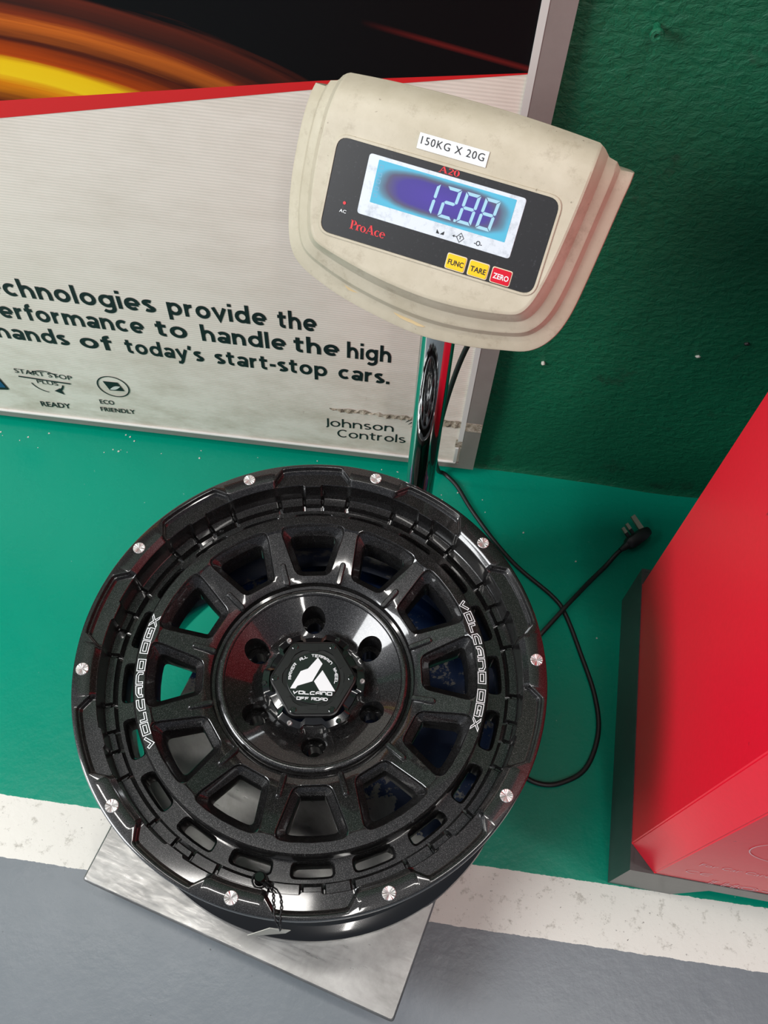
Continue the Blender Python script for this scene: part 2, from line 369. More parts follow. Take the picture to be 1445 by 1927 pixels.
# ================================================================= POSTER BOARD
SO = Vector((.1628, .4705, .0172)); SU = Vector((.9998, .0165, -.0062)).normalized(); SW = Vector((.0061, .0041, 1)); SW = (SW-SU*SW.dot(SU)).normalized(); SN = SU.cross(SW)  # SN faces the room
sgn = bpy.data.objects.new('poster_board', None); COL.objects.link(sgn)
sgn.matrix_world = Matrix(((SU.x, SW.x, SN.x, SO.x), (SU.y, SW.y, SN.y, SO.y), (SU.z, SW.z, SN.z, SO.z), (0, 0, 0, 1)))
tag(sgn, 'dirty white framed advertising board with flame print and black slogan, leaning on the green wall', 'sign')
SH, SL = 1.15, -1.9
b = MB(); b.add([(-.0235, .0135, 0), (-.0235, SH-.02, 0), (SL, SH-.02, 0), (SL, -.004, 0), (-.0235, .0135, -.004), (-.0235, SH-.02, -.004), (SL, SH-.02, -.004), (SL, -.004, -.004)],
      [(0, 1, 2, 3), (7, 6, 5, 4), (0, 4, 5, 1), (1, 5, 6, 2), (2, 6, 7, 3), (3, 7, 4, 0)]); b.out('white_panel', 'board', sgn)
fr = MB(); fr.add([(-.0245, .012, .0025), (0, 0, .0025), (0, SH, .0025), (-.0245, SH, .0025), (-.0245, .012, -.008), (0, 0, -.008), (0, SH, -.008), (-.0245, SH, -.008)],
       [(0, 1, 2, 3), (7, 6, 5, 4), (0, 4, 5, 1), (1, 5, 6, 2), (2, 6, 7, 3), (3, 7, 4, 0)]); fr.out('frame_rail', 'sign_alu', sgn)
fr = MB(); fr.add([(0, 0, .0024), (-.0245, .0130, .0024), (SL, -.004, .0024), (SL, -.018, .0024), (0, 0, -.008), (-.0245, .0130, -.008), (SL, -.004, -.008), (SL, -.018, -.008)],
       [(0, 1, 2, 3), (7, 6, 5, 4), (0, 4, 5, 1), (1, 5, 6, 2), (2, 6, 7, 3), (3, 7, 4, 0)]); fr.out('frame_rail', 'sign_alu', sgn)
e = MB(); e.box((-.0315, .075, .0005), (-.0245, SH-.02, .003)); e.box((-.033, .014, .0005), (-.0285, .055, .003)); e.out('white_edge_strip', 'white_edge', sgn)
e = MB(); e.add([(SL, -.004, .0036), (-.03, .0132, .0036), (-.03, .0150, .0036), (SL, -.002, .0036), (SL, -.004, 0), (-.03, .0132, 0), (-.03, .0150, 0), (SL, -.002, 0)], [(0, 1, 2, 3), (0, 4, 5, 1), (3, 2, 6, 7)]); e.out('white_edge_strip', 'white_edge', sgn)
# flame artwork and red band (flat print)
xs = [SL, -.5729, -.2297, -.0248]; lo = [.545-(-1.9+.5729)*0-.31, .5738, .6515, .6931]; hi = [.555-.31+.01, .5945, .6605, .6945]
a = MB(); a.add([(SL, .30, .0004), (-.5729, .5942, .0004), (-.2297, .6604, .0004), (-.0248, .6940, .0004), (-.0248, SH-.02, .0004), (SL, SH-.02, .0004)], [(0, 1, 2, 3, 4, 5)]); a.out('flame_artwork', 'flame', sgn, fix=False)
a = MB(); a.add([(SL, .25, .0005), (-.5729, .5738, .0005), (-.2297, .6515, .0005), (-.0248, .6931, .0005), (-.0248, .6942, .0005), (-.2297, .6606, .0005), (-.5729, .5945, .0005), (SL, .305, .0005)], [(0, 1, 6, 7), (1, 2, 5, 6), (2, 3, 4, 5)]); a.out('red_band', 'band_red', sgn, fix=False)
def A_(cx, cy, rx, ry, a0, a1, n_=12): return [(cx+rx*cos(R(a0+(a1-a0)*i/n_)), cy+ry*sin(R(a0+(a1-a0)*i/n_))) for i in range(n_+1)]
def glyph(c, w_):
    h = w_/2; t = 1-h; W = 1.0; cx = W/2; rx = cx-h; ry = .5-h+.01
    bowl = A_(cx, .5, rx, ry, 0, 360, 22)[:-1]; arch = lambda x0, x1: [(x0, .0), (x0, .55)]; 
    def hump(x0, x1): r_ = (x1-x0)/2; return A_(x0+r_, t-.42, r_, .42, 180, 0, 12)+[(x1, 0)]
    G = {
     'o': ([(bowl, 1)], 1.0), 'c': ([(A_(cx, .5, rx, ry, 52, 308, 18), 0)], .86), 'e': ([([(.1, .47), (W-h*.9, .47)], 0), (A_(cx, .5, rx, ry, -4, 308, 20), 0)], .98),
     'l': ([([(h, 0), (h, 1.45)], 0)], w_), 'i': ([([(h, 0), (h, 1)], 0), ([(h, 1.18), (h, 1.42)], 0)], w_), 'n': ([([(h, 0), (h, 1)], 0), (hump(h, .92-h), 0)], .92),
     'h': ([([(h, 0), (h, 1.45)], 0), (hump(h, .92-h), 0)], .92), 'm': ([([(h, 0), (h, 1)], 0), (hump(h, .80-h*.9), 0), (hump(.80-h*.9, 1.50-h), 0)], 1.50),
     'r': ([([(h, 0), (h, 1)], 0), (A_(h+.36, t-.40, .36, .40, 180, 82, 8), 0)], .60), 't': ([([(.26, 1.28), (.26, .30)]+A_(.50, .26, .24, .26-h*.9, 180, 285, 8), 0), ([(0, 1-h*.8), (.62, 1-h*.8)], 0)], .64),
     'd': ([(bowl, 1), ([(W-h, 0), (W-h, 1.45)], 0)], 1.0), 'p': ([(bowl, 1), ([(h, 1), (h, -.40)], 0)], 1.0), 'v': ([([(.06, 1), (.45, .06), (.84, 1)], 0)], .90),
     'y': ([([(.08, 1), (.46, .10)], 0), ([(.84, 1), (.40, -.20)]+[(.28, -.33), (.06, -.31)], 0)], .90), 'g': ([(bowl, 1), ([(W-h, 1), (W-h, -.02)]+A_(cx, -.04, rx, .30, 0, -140, 10), 0)], 1.0),
     'a': ([(A_(.44, .66, .33, .34-h+.02, 150, 0, 8)+[(.86-h, 0)], 0), (A_(.40, .285, .40-h, .285-h+.01, 0, 360, 16)[:-1], 1)], .86),
     's': ([(A_(.38, .73, .30-h*.3, .27-h+.01, 42, 250, 10)+A_(.38, .27, .32-h*.3, .27-h+.01, 70, -142, 10), 0)], .74), 'f': ([([(.26, 0), (.26, 1.10)]+A_(.50, 1.12, .24, .33-h, 180, 88, 8), 0), ([(0, 1-h*.8), (.58, 1-h*.8)], 0)], .56),
     '\u2019': ([([(.14, 1.42), (.06, 1.02)], 0)], .22), '-': ([([(0, .5), (.46, .5)], 0)], .46), '.': ([([(h, 0), (h, w_*1.05)], 0)], w_),
     'J': ([([(.30, 1.38), (.30, .12)]+A_(.08, .08, .22, .26, 0, -80, 8), 0)], .36), 'C': ([(A_(.62, .69, .62-h, .70-h, 50, 310, 20), 0)], 1.05)}
    return G[c]
def sans(mb, s_, x0, x1, yb, xh, w_, z=.0006, slope=0, gap=.17):
    gl = [glyph(c, w_) for c in s_]; tot = sum(g[1] for g in gl)+gap*(len(gl)-1); kx = (x1-x0)/tot; x_ = 0; P = lambda p: (x0+(x_+p[0])*kx, yb+p[1]*xh+(x_+p[0])*kx*slope, z)
    for j, (strokes, adv) in enumerate(gl):
        for q_, (pl, cl) in enumerate(strokes):
            A, B = stroke_poly(pl, w_, bool(cl)); n_ = len(A); k = len(mb.v); zz = z+.00004*q_
            mb.v += [P(p)[:2]+(zz,) for p in A]+[P(p)[:2]+(zz,) for p in B]; mb.f += [(k+n_+i, k+n_+(i+1) % n_, k+(i+1) % n_, k+i) for i in range(n_ if cl else n_-1)]
        x_ += adv+gap
def slogan(L, base, xh, slope=0, name='slogan_line', w_=.265):
    mb = MB()
    for s_, x0, x1 in L: sans(mb, s_, x0, x1, base+slope*(x0+.24), xh, w_, slope=slope)
    return mb.out(name, 'print_black', sgn, fix=False)
def words(L, base, h_, bold, slope=0, z=.0006, name='slogan_line'):
    mb = MB()
    for s_, x0, x1 in L: put_text(mb, s_, x0, x1, base+slope*(x0+.24), h_, bold, z, slope)
    return mb.out(name, 'print_black', sgn, fix=False)
xh1 = .0235; em = xh1/XH
slogan([('technologies', -.700, -.456), ('provide', -.4389, -.3075), ('the', -.2925, -.2414)], .2870, .0245)
slogan([('performance', -.7015, -.4790), ('to', -.4625, -.4195), ('handle', -.4000, -.2845), ('the', -.2735, -.2120), ('high', -.2010, -.1410)], .2405, .0238, .0015)
slogan([('demands', -.7560, -.5960), ('of', -.5790, -.5330), ('today\u2019s', -.5140, -.4040), ('start-stop', -.3870, -.2290), ('cars.', -.2130, -.1412)], .1925, .0225, -.004)
slogan([('Johnson', -.2342, -.1301)], .0700, .0150, .055, 'maker_name', .17)
slogan([('Controls', -.2156, -.1108)], .0430, .0150, .05, 'maker_name', .17)
words([('READY', -.6828, -.6350)], .0535, .0125/CAPH, .018, .05, name='icon_caption')
words([('ECO', -.5835, -.5610)], .0683, .0105/CAPH, .016, .03, name='icon_caption')
words([('FRIENDLY', -.5868, -.5318)], .0550, .0105/CAPH, .016, .05, name='icon_caption')
ic = MB()
put_text(ic, 'START STOP', -.7000, -.6130, .1130, .0105/CAPH, .004, .0006, -.03)
put_text(ic, 'PLUS', -.6720, -.6400, .0925, .0085/CAPH, .004, .0006, -.03)
ic.add([(-.6975, .1060, .001), (-.6190, .1020, .001), (-.6195, .0990, .001), (-.6980, .1030, .001)], [(3, 2, 1, 0)])
def arc_band(mb, cx, cy, rx, ry, a0, a1, w0, w1, rot=0, z=.0009, n_=24):
    Lo = []; Hi = []
    for i in range(n_+1):
        t = i/n_; a_ = R(a0+(a1-a0)*t); ww = w0+(w1-w0)*t
        for S_, dd in ((Lo, -ww/2), (Hi, ww/2)):
            x_, y_ = (rx+dd)*cos(a_), (ry+dd)*sin(a_); S_.append((cx+x_*cos(rot)-y_*sin(rot), cy+x_*sin(rot)+y_*cos(rot), z))
    mb.grid([Lo, Hi], closed=False)
arc_band(ic, -.6560, .0985, .0265, .0265, 35, 145, .0018, .0018)
arc_band(ic, -.6560, .0985, .0265, .0265, 195, 262, .0018, .0018)
arc_band(ic, -.6560, .0985, .0235, .0240, 350, 305, .0022, .0045)
ic.add([(-.6500, .0775, .001), (-.6395, .0860, .001), (-.6360, .0700, .001)], [(0, 2, 1)])
ic.out('start_stop_icon', 'print_black', sgn, fix=False)
ic = MB(); arc_band(ic, -.5530, .1065, .0235, .0245, 0, 360, .0020, .0020, n_=40)
ic.add([(-.5665, .1180, .001), (-.5440, .1185, .001), (-.5375, .0985, .001), (-.5600, .0965, .001)], [(0, 3, 2, 1)]); ic.out('eco_icon', 'print_black', sgn, fix=False)
lf = MB(); lf.add([(-.5595+.018*t, .0995+.010*t+.004*sin(pi*t), .0014) for t in [i/10 for i in range(11)]]+[(-.5595+.018*t, .0995+.010*t-.004*sin(pi*t), .0014) for t in [i/10 for i in range(10, -1, -1)]], [tuple(range(21, -1, -1))]); lf.out('leaf_mark', 'white_edge', sgn, fix=False)
ic = MB(); ic.add([(x_, y_, .001) for x_, y_ in roundpoly([(-.775, .058), (-.7235, .0655), (-.7400, .1300), (-.775, .130)], .004)], [tuple(range(24))]); ic.out('blue_badge', 'print_black', sgn, fix=False)
ic = MB(); ic.add([(x_, y_, .0014) for x_, y_ in roundpoly([(-.775, .066), (-.7275, .0710), (-.7420, .1270), (-.775, .127)], .002)], [tuple(range(24))]); ic.out('blue_badge_face', 'blue_print', sgn, fix=False)
mk = MB()
for k in range(4):
    x0, y0 = -.1130+.004*k, .0990+.0035*(3-abs(k-1.5))*.4-.006*k+.004
    P_ = [(x0+.012*t, y0+.010*t+.0035*sin(pi*t)) for t in [i/8 for i in range(9)]]+[(x0+.012*t, y0+.010*t+.0012*sin(pi*t)-.0008) for t in [i/8 for i in range(8, -1, -1)]]
    mk.add([(a_, c_, .0008) for a_, c_ in P_], [tuple(range(len(P_)-1, -1, -1))])
mk.out('maker_emblem', 'print_black', sgn, fix=False)
# torn seam across the lower right corner
tr = MB(); up_, lw_ = [], []
for i in range(41):
    x_ = -.2269+i/40*.2265; jx = random.uniform(-.001, .001)
    wd = (.0022+.0032*abs(sin(i*.9))+.004*(i > 26))*(0.3 if i < 3 or 10 < i < 13 else 1)
    yc = .1185-.0015*sin(i*.5)-.00012*i; up_.append((x_, yc+wd+jx, .0008)); lw_.append((x_, yc-wd*.8+jx, .0030 if i % 2 else .0012))
tr.grid([lw_, up_], closed=False); tr.out('torn_seam', 'tear', sgn, fix=False)
tr = MB(); tr.box((-.0345, .0560, .0004), (-.0245, .0760, .0012)); tr.out('worn_patch', 'tear', sgn)
tr = MB(); tr.box((-.0245, .1040, .0022), (-.0002, .1240, .0032)); tr.out('worn_patch', 'tear', sgn)

# ================================================================= ALLOY WHEEL
PH = R(9.7)
ZW = .095; ZR = .25       # platform height, rim face height above it
whl = empty('alloy_wheel', (0, 0, ZW)); tag(whl, 'gloss black off-road alloy wheel lying face up on the platform scale', 'wheel')
# --- rim: outer barrel, lip with ten pockets, inner barrel
NT_ = 1440
def lp(t, pts):
    for (a, b_), (c, d) in zip(pts, pts[1:]):
        if t <= c: return b_+(d-b_)*(t-a)/(c-a) if c > a else d
    return pts[-1][1]
def sm(t): t = max(0, min(1, t)); return t*t*(3-2*t)
rowsf = []
thetas = [2*pi*i/NT_ for i in range(NT_)]
def prof_at(th):
    d = abs(degrees((th-PH+R(18)) % R(36))-18)           # 0 at rivet, 18 at pocket centre -> distance from rivet
    dp = 18-d                                            # distance from pocket centre
    R1 = lp(dp, [(0, .2403), (7.6, .2403), (8.3, .2396), (10.9, .2272), (11.6, .2262), (18, .2262)])
    wp = sm((11.9-dp)/1.6); re = .2205+.0012*wp
    tab = sm((2.9-dp)/.7); re -= .0024*tab*wp
    f1 = re+min(.0142, max(.0001, (R1-.0050)-re)) if wp > 0 else re+.0002
    a1 = lp(wp, [(0, .0006), (1, .0016)]); 
    fl_ = max(re+.0003, R1-.0050) if wp > 0 else re+.0003
    fl_ = fl_*wp+(re+.0004)*(1-wp)
    s1 = R1-(R1-fl_)*.34; s2 = R1-(R1-fl_)*.56
    zf_ = -.0088*wp-.0056*(1-wp)
    gap = 0
    # ledge pads
    if dp < 2.6: pad = 'c'
    elif 3.1 < dp < 10.3: pad = 's'
    elif dp > 11.0: pad = 'l'
    else: pad = None
    edge = {'c': min(1, (2.6-dp)/.25), 's': min(1, (dp-3.1)/.35, (10.3-dp)/.35), 'l': min(1, (dp-11)/.25)}.get(pad, 0)
    pz = -.0362-.0045*(1-edge); pin = {'c': .2108, 's': .2088, 'l': .2098}.get(pad, .2112)
    pin = pin+(1-edge)*.0018
    pout = re-.0016-(0 if pad != 's' else .0006)
    return [(.2450, -.0120), (.2450, -.0028), (.2441, -.0008), (.2428, 0), (R1+.0004, 0), (R1-.0004, -.0004), (s1, lp(wp, [(0, -.002), (1, -.0048)])), (s2, lp(wp, [(0, -.0032), (1, -.0053)])),
            (fl_+.0006, zf_+.0006), (fl_, zf_), (re+.0002, zf_), (re-.0004, zf_-.0008), (re-.0012, -.0330), (pout, pz-.0006 if edge < .2 else -.0355), (pout-.0008, pz), (pin+.0008, pz), (pin, pz-.0012), (pin-.0006, -.0440), (.2072, -.0455)]
PR = [prof_at(t) for t in thetas]
rb = MB()
rb.grid([[(PR[j][i][0]*cos(t), PR[j][i][0]*sin(t), ZR+PR[j][i][1]) for j, t in enumerate(thetas)] for i in range(len(PR[0]))])
rim = rb.out('rim_lip', 'wheel', whl, smooth=34, fix=False)
bb = MB()
bb.lathe([(.2450, ZR-.0120), (.2440, ZR-.0135), (.2360, ZR-.0150), (.2290, ZR-.0190), (.2260, ZR-.030), (.2255, ZR-.048), (.2190, ZR-.056), (.2180, ZR-.105), (.2230, ZR-.120), (.2240, ZR-.200),
          (.2250, ZR-.2190), (.2290, ZR-.2240), (.2400, ZR-.2270), (.2440, ZR-.2300), (.2452, ZR-.2345), (.2452, ZR-.2425), (.2440, ZR-.2470), (.2405, .0), (.2340, .0), (.2300, .004), (.2240, .016), (.2180, .026), (.2120, .045), (.2090, .10), (.2085, .16), (.2078, ZR-.060), (.2072, ZR-.0455)], 256)
bb.out('barrel', 'barrel', whl, smooth=30)
# --- spoke disc
def zdisc(r_):
    return lp(r_, [(.095, -.036), (.1092, -.0350), (.1105, -.0338), (.115, -.0312), (.150, -.0225), (.1690, -.0182), (.1705, -.0160), (.1840, -.0156), (.1856, -.0175), (.2, -.02)])
def window(c_, d, ri=.1170, ro=.1745, ws=.0235, rc=(.0080, .0135, .0135, .0080), straight=False, half=None):
    def side(r_, s_):
        hw = (ws+(.0125-ws)*(r_-.115)/.06)/2+d; al = (R(15)-math.asin(hw/r_)) if half is None else half-(d/r_)
        return (r_, s_*al)
    r0, r1 = ri+d, ro-d; pts = []
    i0, i1 = side(r0, -1), side(r1, -1)
    cor = [side(r0, -1), side(r1, -1), side(r1, 1), side(r0, 1)]
    XY = lambda p: (p[0]*cos(c_+p[1]), p[0]*sin(c_+p[1]))
    base = [XY(cor[0]), XY(cor[1])]
    K = 4
    arc = [XY((r1, cor[1][1]+(cor[2][1]-cor[1][1])*k/K)) for k in range(1, K)]
    poly = [XY(cor[0]), XY(cor[1])]+arc+[XY(cor[2]), XY(cor[3])]
    f_ = lambda q_: max(.0018, q_-d*.8)
    rr = [f_(rc[0]), min(f_(rc[1]), .0115)]+[.0006]*(K-1)+[min(f_(rc[2]), .0115), f_(rc[3])]
    rr = [r_ if (k < 2 or k > K) else .0004 for k, r_ in enumerate(rr)]
    return roundpoly(poly, rr, 4)
WIN = [PH+R(30*k) for k in range(12)]
SLT = [PH+R(18*k) for k in range(20)]
slot = lambda c_, d: window(c_, d, .1875, .2036, 0, (.0062, .0062, .0062, .0062), half=R(6.5))
LUG = [PH+R(30+60*k) for k in range(6)]
def circ(cx, cy, r_, n_): return [(cx+r_*cos(2*pi*i/n_), cy+r_*sin(2*pi*i/n_)) for i in range(n_)]
dm = MB()
WIN_PROF = [(0, 0), (.0005, -.0004), (.0012, -.0030), (.0020, -.0042), (.0082, -.0098), (.0090, -.0112), (.0096, -.0330)]
holes0 = [window(c_, 0) for c_ in WIN]
holed_annulus(dm, .1092, .1858, holes0, lambda r_: ZR+zdisc(r_), 180, 288, [(.1120, 180), (.123, 120), (.135, 130), (.148, 140), (.160, 150), (.1690, 240), (.1705, 240), (.1772, 200), (.1842, 288)])
for c_ in WIN:
    rows = []
    for d, dz in WIN_PROF:
        P_ = window(c_, d); rows.append([(x_, y_, ZR+zdisc(hypot(x_, y_))+dz) for x_, y_ in P_])
    rows[-1] = [(p[0], p[1], ZR-.058) for p in rows[-1]]
    dm.grid(rows)
# ring wall down to the slot channel, channel with twenty slots
dm.lathe([(.1858, ZR+zdisc(.1858)), (.1864, ZR-.0190), (.1866, ZR-.0440)], 288)
holed_annulus(dm, .1866, .2074, [slot(c_, 0) for c_ in SLT], lambda r_: ZR-.0455, 288, 288, [])
for c_ in SLT:
    dm.grid([[(x_, y_, ZR-.0455+dz) for x_, y_ in slot(c_, d)] for d, dz in ((0, 0), (.0006, -.0006), (.0022, -.0042), (.0028, -.0060), (.0032, -.0300))])
holed_annulus(dm, .0850, .2074, [window(c_, .0074) for c_ in WIN]+[], lambda r_: ZR-.058, 96, 288, []) if False else None
holed_annulus(dm, .0850, .1866, [window(c_, .0096) for c_ in WIN], lambda r_: ZR-.058, 96, 200, [], flip=True)
dm.lathe([(.1866, ZR-.058), (.1866, ZR-.0455)], 200)
dm.out('spoke_disc', 'wheel', whl, smooth=36, fix=False)
# hub: groove, raised ring, bowl, lug bores, back pad
hm = MB()
hm.lathe([(.1092, ZR-.0350), (.1086, ZR-.0362), (.1080, ZR-.0430), (.1050, ZR-.0440), (.1038, ZR-.0430), (.1030, ZR-.0390), (.1016, ZR-.0368), (.0998, ZR-.0358), (.0980, ZR-.0354), (.0962, ZR-.0358), (.0950, ZR-.0366), (.0940, ZR-.0385)], 192)
def zhub(r_): return lp(r_, [(.0, -.0640), (.0520, -.0640), (.0575, -.0632), (.0940, -.0385)])
holed_annulus(hm, .044, .0940, [circ(.0715*cos(a_), .0715*sin(a_), .0133, 36) for a_ in LUG], lambda r_: ZR+zhub(r_), 96, 192, [(.052, 96), (.0575, 96), (.062, 90), (.068, 90), (.074, 90), (.080, 100), (.087, 110)])
for a_ in LUG:
    cx, cy = .0715*cos(a_), .0715*sin(a_); rows = []
    for r_, z_ in ((.0133, None), (.0128, None), (.0126, -.078), (.0118, -.079), (.0082, -.083), (.0080, -.108)):
        rows.append([(x_, y_, ZR+(z_ if z_ is not None else zhub(hypot(x_, y_))-(0 if r_ > .013 else .0008))) for x_, y_ in circ(cx, cy, r_, 36)])
    hm.grid(rows)
holed_annulus(hm, .044, .085, [circ(.0715*cos(a_), .0715*sin(a_), .0080, 36) for a_ in LUG], lambda r_: ZR-.108, 96, 96, [], flip=True)
hm.lathe([(.085, ZR-.108), (.085, ZR-.058)], 96); hm.lathe([(.044, ZR-.0640), (.044, ZR-.108)], 96)
hm.out('hub_bowl', 'wheel', whl, smooth=36, fix=False)
# radial ribs on the spokes
def capsule_bar(L_, w_, h_, n_=8):
    mb = MB(); rows = []
    for k, (f_, z_) in enumerate(((1, -.004), (1, h_*.45), (.86, h_*.8), (.55, h_))):
        ring = []
        for i in range(n_+1): a_ = -pi/2+pi*i/n_; ring.append((L_/2-w_/2+w_/2*f_*cos(a_), w_/2*f_*sin(a_), z_))
        for i in range(n_+1): a_ = pi/2+pi*i/n_; ring.append((-L_/2+w_/2+w_/2*f_*cos(a_), w_/2*f_*sin(a_), z_))
        rows.append(ring)
    mb.grid(rows); mb.cap(rows[-1]); return mb
cb = capsule_bar(.0270, .0066, .0038); rib0 = cb.out('rib', 'wheel', None, smooth=50)
for k in range(12):
    o = rib0 if k == 0 else rib0.copy()
    if k: COL.objects.link(o)
    a_ = PH+R(15+30*k); o.parent = whl; o.location = (.1205*cos(a_), .1205*sin(a_), ZR-.0298+.0002); o.rotation_euler = (0, R(-13), a_)
# rivets
rv = MB(); rv.lathe([(.0066, -.001), (.0066, .0004), (.0061, .0009), (.0030, .0007), (.0002, .0002)], 32); rv.cap([(.0002*cos(2*pi*j/8), .0002*sin(2*pi*j/8), .0002) for j in range(8)])
riv0 = rv.out('rivet', 'rivet', None, smooth=30)
for k in range(10):
    o = riv0 if k == 0 else riv0.copy()
    if k: COL.objects.link(o)
    a_ = PH+R(36*k)-R(.1); o.parent = whl; o.location = (.2348*cos(a_), .2348*sin(a_), ZR+.0002); o.rotation_euler = (0, 0, random.uniform(0, 6))
# outlined lettering on the ring
def ribbon(mb, loop_, w_, fn):
    n_ = len(loop_); a_, b_ = stroke_poly(loop_, w_, True); k = len(mb.v)
    # subdivide each edge so it follows the ring
    S_ = 4; A, B = [], []
    for i in range(n_):
        for j in range(S_):
            t = j/S_; A.append(tuple(Vector(a_[i]).lerp(Vector(a_[(i+1) % n_]), t))); B.append(tuple(Vector(b_[i]).lerp(Vector(b_[(i+1) % n_]), t)))
    m_ = len(A); mb.v += [fn(p) for p in A]+[fn(p) for p in B]
    mb.f += [(k+i, k+(i+1) % m_, k+m_+(i+1) % m_, k+m_+i) for i in range(m_)]
def ring_word(mb, word, a0, a1, r0, r1, lw=.00085):
    """letters run clockwise from angle a0 to a1 (deg), feet at r0, heads at r1"""
    wid = {'V': 1.0, 'L': .85, 'X': .95, ' ': .30}; tot = sum(wid.get(c, 1.0) for c in word); rm = (r0+r1)/2
    arc_ = R(a0-a1)*rm; u = arc_/tot; x_ = 0; H_ = r1-r0; sw = .0023
    for c in word:
        wc = wid.get(c, 1.0)*u
        if c != ' ':
            gx0, gx1 = x_+.0011+sw/2, x_+wc-.0011-sw/2+.0006
            def fn(p): th = R(a0)-p[0]/rm; r_ = r0+p[1]; return (r_*cos(th), r_*sin(th), ZR-.0149)
            S2 = lambda q_: (gx0+q_[0]*(gx1-gx0), sw/2+q_[1]*(H_-sw))
            if c == 'X':
                e_ = sw*.62; w2, h2 = gx1-gx0, H_-sw; cx, cy = (gx0+gx1)/2, H_/2
                pl = [(gx0-e_, 0), (gx0+e_, 0), (cx, cy-e_*.9), (gx1-e_, 0), (gx1+e_, 0), (cx+e_, cy), (gx1+e_, H_), (gx1-e_, H_), (cx, cy+e_*.9), (gx0+e_, H_), (gx0-e_, H_), (cx-e_, cy)]
                ribbon(mb, pl, lw, fn)
            else:
                for pl, cl in GL[c]:
                    A, B = stroke_poly([S2(q_) for q_ in pl], sw, bool(cl))
                    if cl: ribbon(mb, A, lw, fn); ribbon(mb, B, lw, fn)
                    else: ribbon(mb, A+B[::-1], lw, fn)
        x_ += wc
for off in (0, 181.5):
    lt = MB(); ring_word(lt, 'VOLCANO', 34.6+off, 3.2+off, .1746, .1826); ring_word(lt, 'OGX', 1.6+off, -13.0+off, .1746, .1826)
    lt.out('lettering', 'print_white', whl, fix=False)
# centre cap
HX = R(8.5); ZC = ZR-.042
cap = MB()
def scal(k, r0=.0560, r1=.0500):
    a_ = 2*pi*k/144; d = abs(((a_-LUG[0]+R(30)) % R(60))-R(30)); t = sm((degrees(d)-11)/5); return a_, r1+(r0-r1)*t
rows = []
for f_, z_ in ((0, -.064), (0, -.0520), (-.0010, -.0505), (-.0035, -.0500), (-.0080, -.0490)):
    rows.append([((scal(k)[1]+f_)*cos(scal(k)[0]), (scal(k)[1]+f_)*sin(scal(k)[0]), ZR+z_) for k in range(144)])
cap.grid(rows)
hexp = lambda rr, rc_: roundpoly([(rr*cos(HX+R(60*k)), rr*sin(HX+R(60*k))) for k in range(6)], rc_, 23)
H0 = hexp(.0485, .007); H1 = hexp(.0478, .007); H2 = hexp(.0462, .007); H3 = hexp(.0452, .007)
def rot_to(rows_, ref):  # start the loop closest to angle of ref
    return rows_
# hex block
hb_ = MB(); hb_.grid([[(x_, y_, ZR-.0510) for x_, y_ in H0], [(x_, y_, ZC-.0016) for x_, y_ in H1], [(x_, y_, ZC-.0012) for x_, y_ in H2], [(x_, y_, ZC) for x_, y_ in H3]])
hb_.lathe([(.0335, ZC), (.0328, ZC-.0012), (.0290, ZC-.0014), (.0286, ZC-.0002), (.0282, ZC)], 72)
# top plate between hexagon and logo well
V_ = MB(); top = []
n3 = len(H3); Cc = [( .0335*cos(atan2(y_, x_)), .0335*sin(atan2(y_, x_))) for x_, y_ in H3]
hb_.grid([[(x_, y_, ZC) for x_, y_ in H3], [(x_, y_, ZC) for x_, y_ in Cc]])
ccap = cap.out('centre_cap', 'gloss_black', whl, smooth=30)
hb_.out('hex_block', 'black_plastic', ccap, smooth=30)
lg = MB(); lg.lathe([(.0282, ZC-.0002), (.0280, ZC+.0002), (.0001, ZC+.0002)], 72); lg.out('logo_disc', 'gloss_black', ccap)
# notch ticks around logo
for k in range(6):
    tk = MB(); a_ = HX+R(60*k+30); c_, s_ = cos(a_), sin(a_)
    q = [(.0300, -.0052), (.0348, -.0052), (.0348, .0052), (.0300, .0052)]
    tk.prism([(x_*c_-y_*s_, x_*s_+y_*c_) for x_, y_ in q], ZC-.0012, ZC+.0006)
    tk.out('ring_lug', 'black_plastic', ccap)
lo_ = MB(); zl = ZC+.0004
LL = [(0.0012, 0.0232), (0.0073, 0.0168), (-0.0003, -0.0042), (-0.0151, -0.0113), (-0.0167, -0.0145), (-0.0223, -0.0153), (-0.0146, 0.0053), (-0.0073, 0.0093)]
LR = [(0.0085, 0.0097), (0.0258, -0.0116), (0.0093, -0.0136), (0.0015, -0.0039)]
for P_ in (LL, LR): lo_.add([(x_, y_, zl) for x_, y_ in P_], [tuple(range(len(P_)-1, -1, -1))])
lo_.out('peak_emblem', 'print_white', ccap, fix=False)
def flat_word(mb, word, x0, x1, h_, sw, fn, gap=.25, narrow=(('I', .4), (' ', .5))):
    nr = dict(narrow); tot = sum(nr.get(c, 1) for c in word); u = (x1-x0)/tot; x_ = x0
    for c in word:
        wc = u*nr.get(c, 1)
        if c != ' ':
            for pl, cl in GL[c]:
                S2 = [(x_+gap*u/2+q_[0]*(wc-gap*u), q_[1]*h_) for q_ in pl]
                A, B = stroke_poly(S2, sw, bool(cl)); n_ = len(A); k = len(mb.v); mb.v += [fn(p) for p in A]+[fn(p) for p in B]
                mb.f += [(k+i, k+(i+1) % n_, k+n_+(i+1) % n_, k+n_+i) for i in range(n_ if cl else n_-1)]
        x_ += wc
tw = MB(); ta = R(5.6)
FT = lambda ox, oy: (lambda p: (ox+p[0]*cos(ta)-p[1]*sin(ta), oy+p[0]*sin(ta)+p[1]*cos(ta), zl))
flat_word(tw, 'VOLCANO', 0, .0425, .0029, .0010, FT(-.0188, -.0204)); flat_word(tw, 'OFF ROAD', 0, .0335, .0027, .0008, FT(-.0136, -.0262))
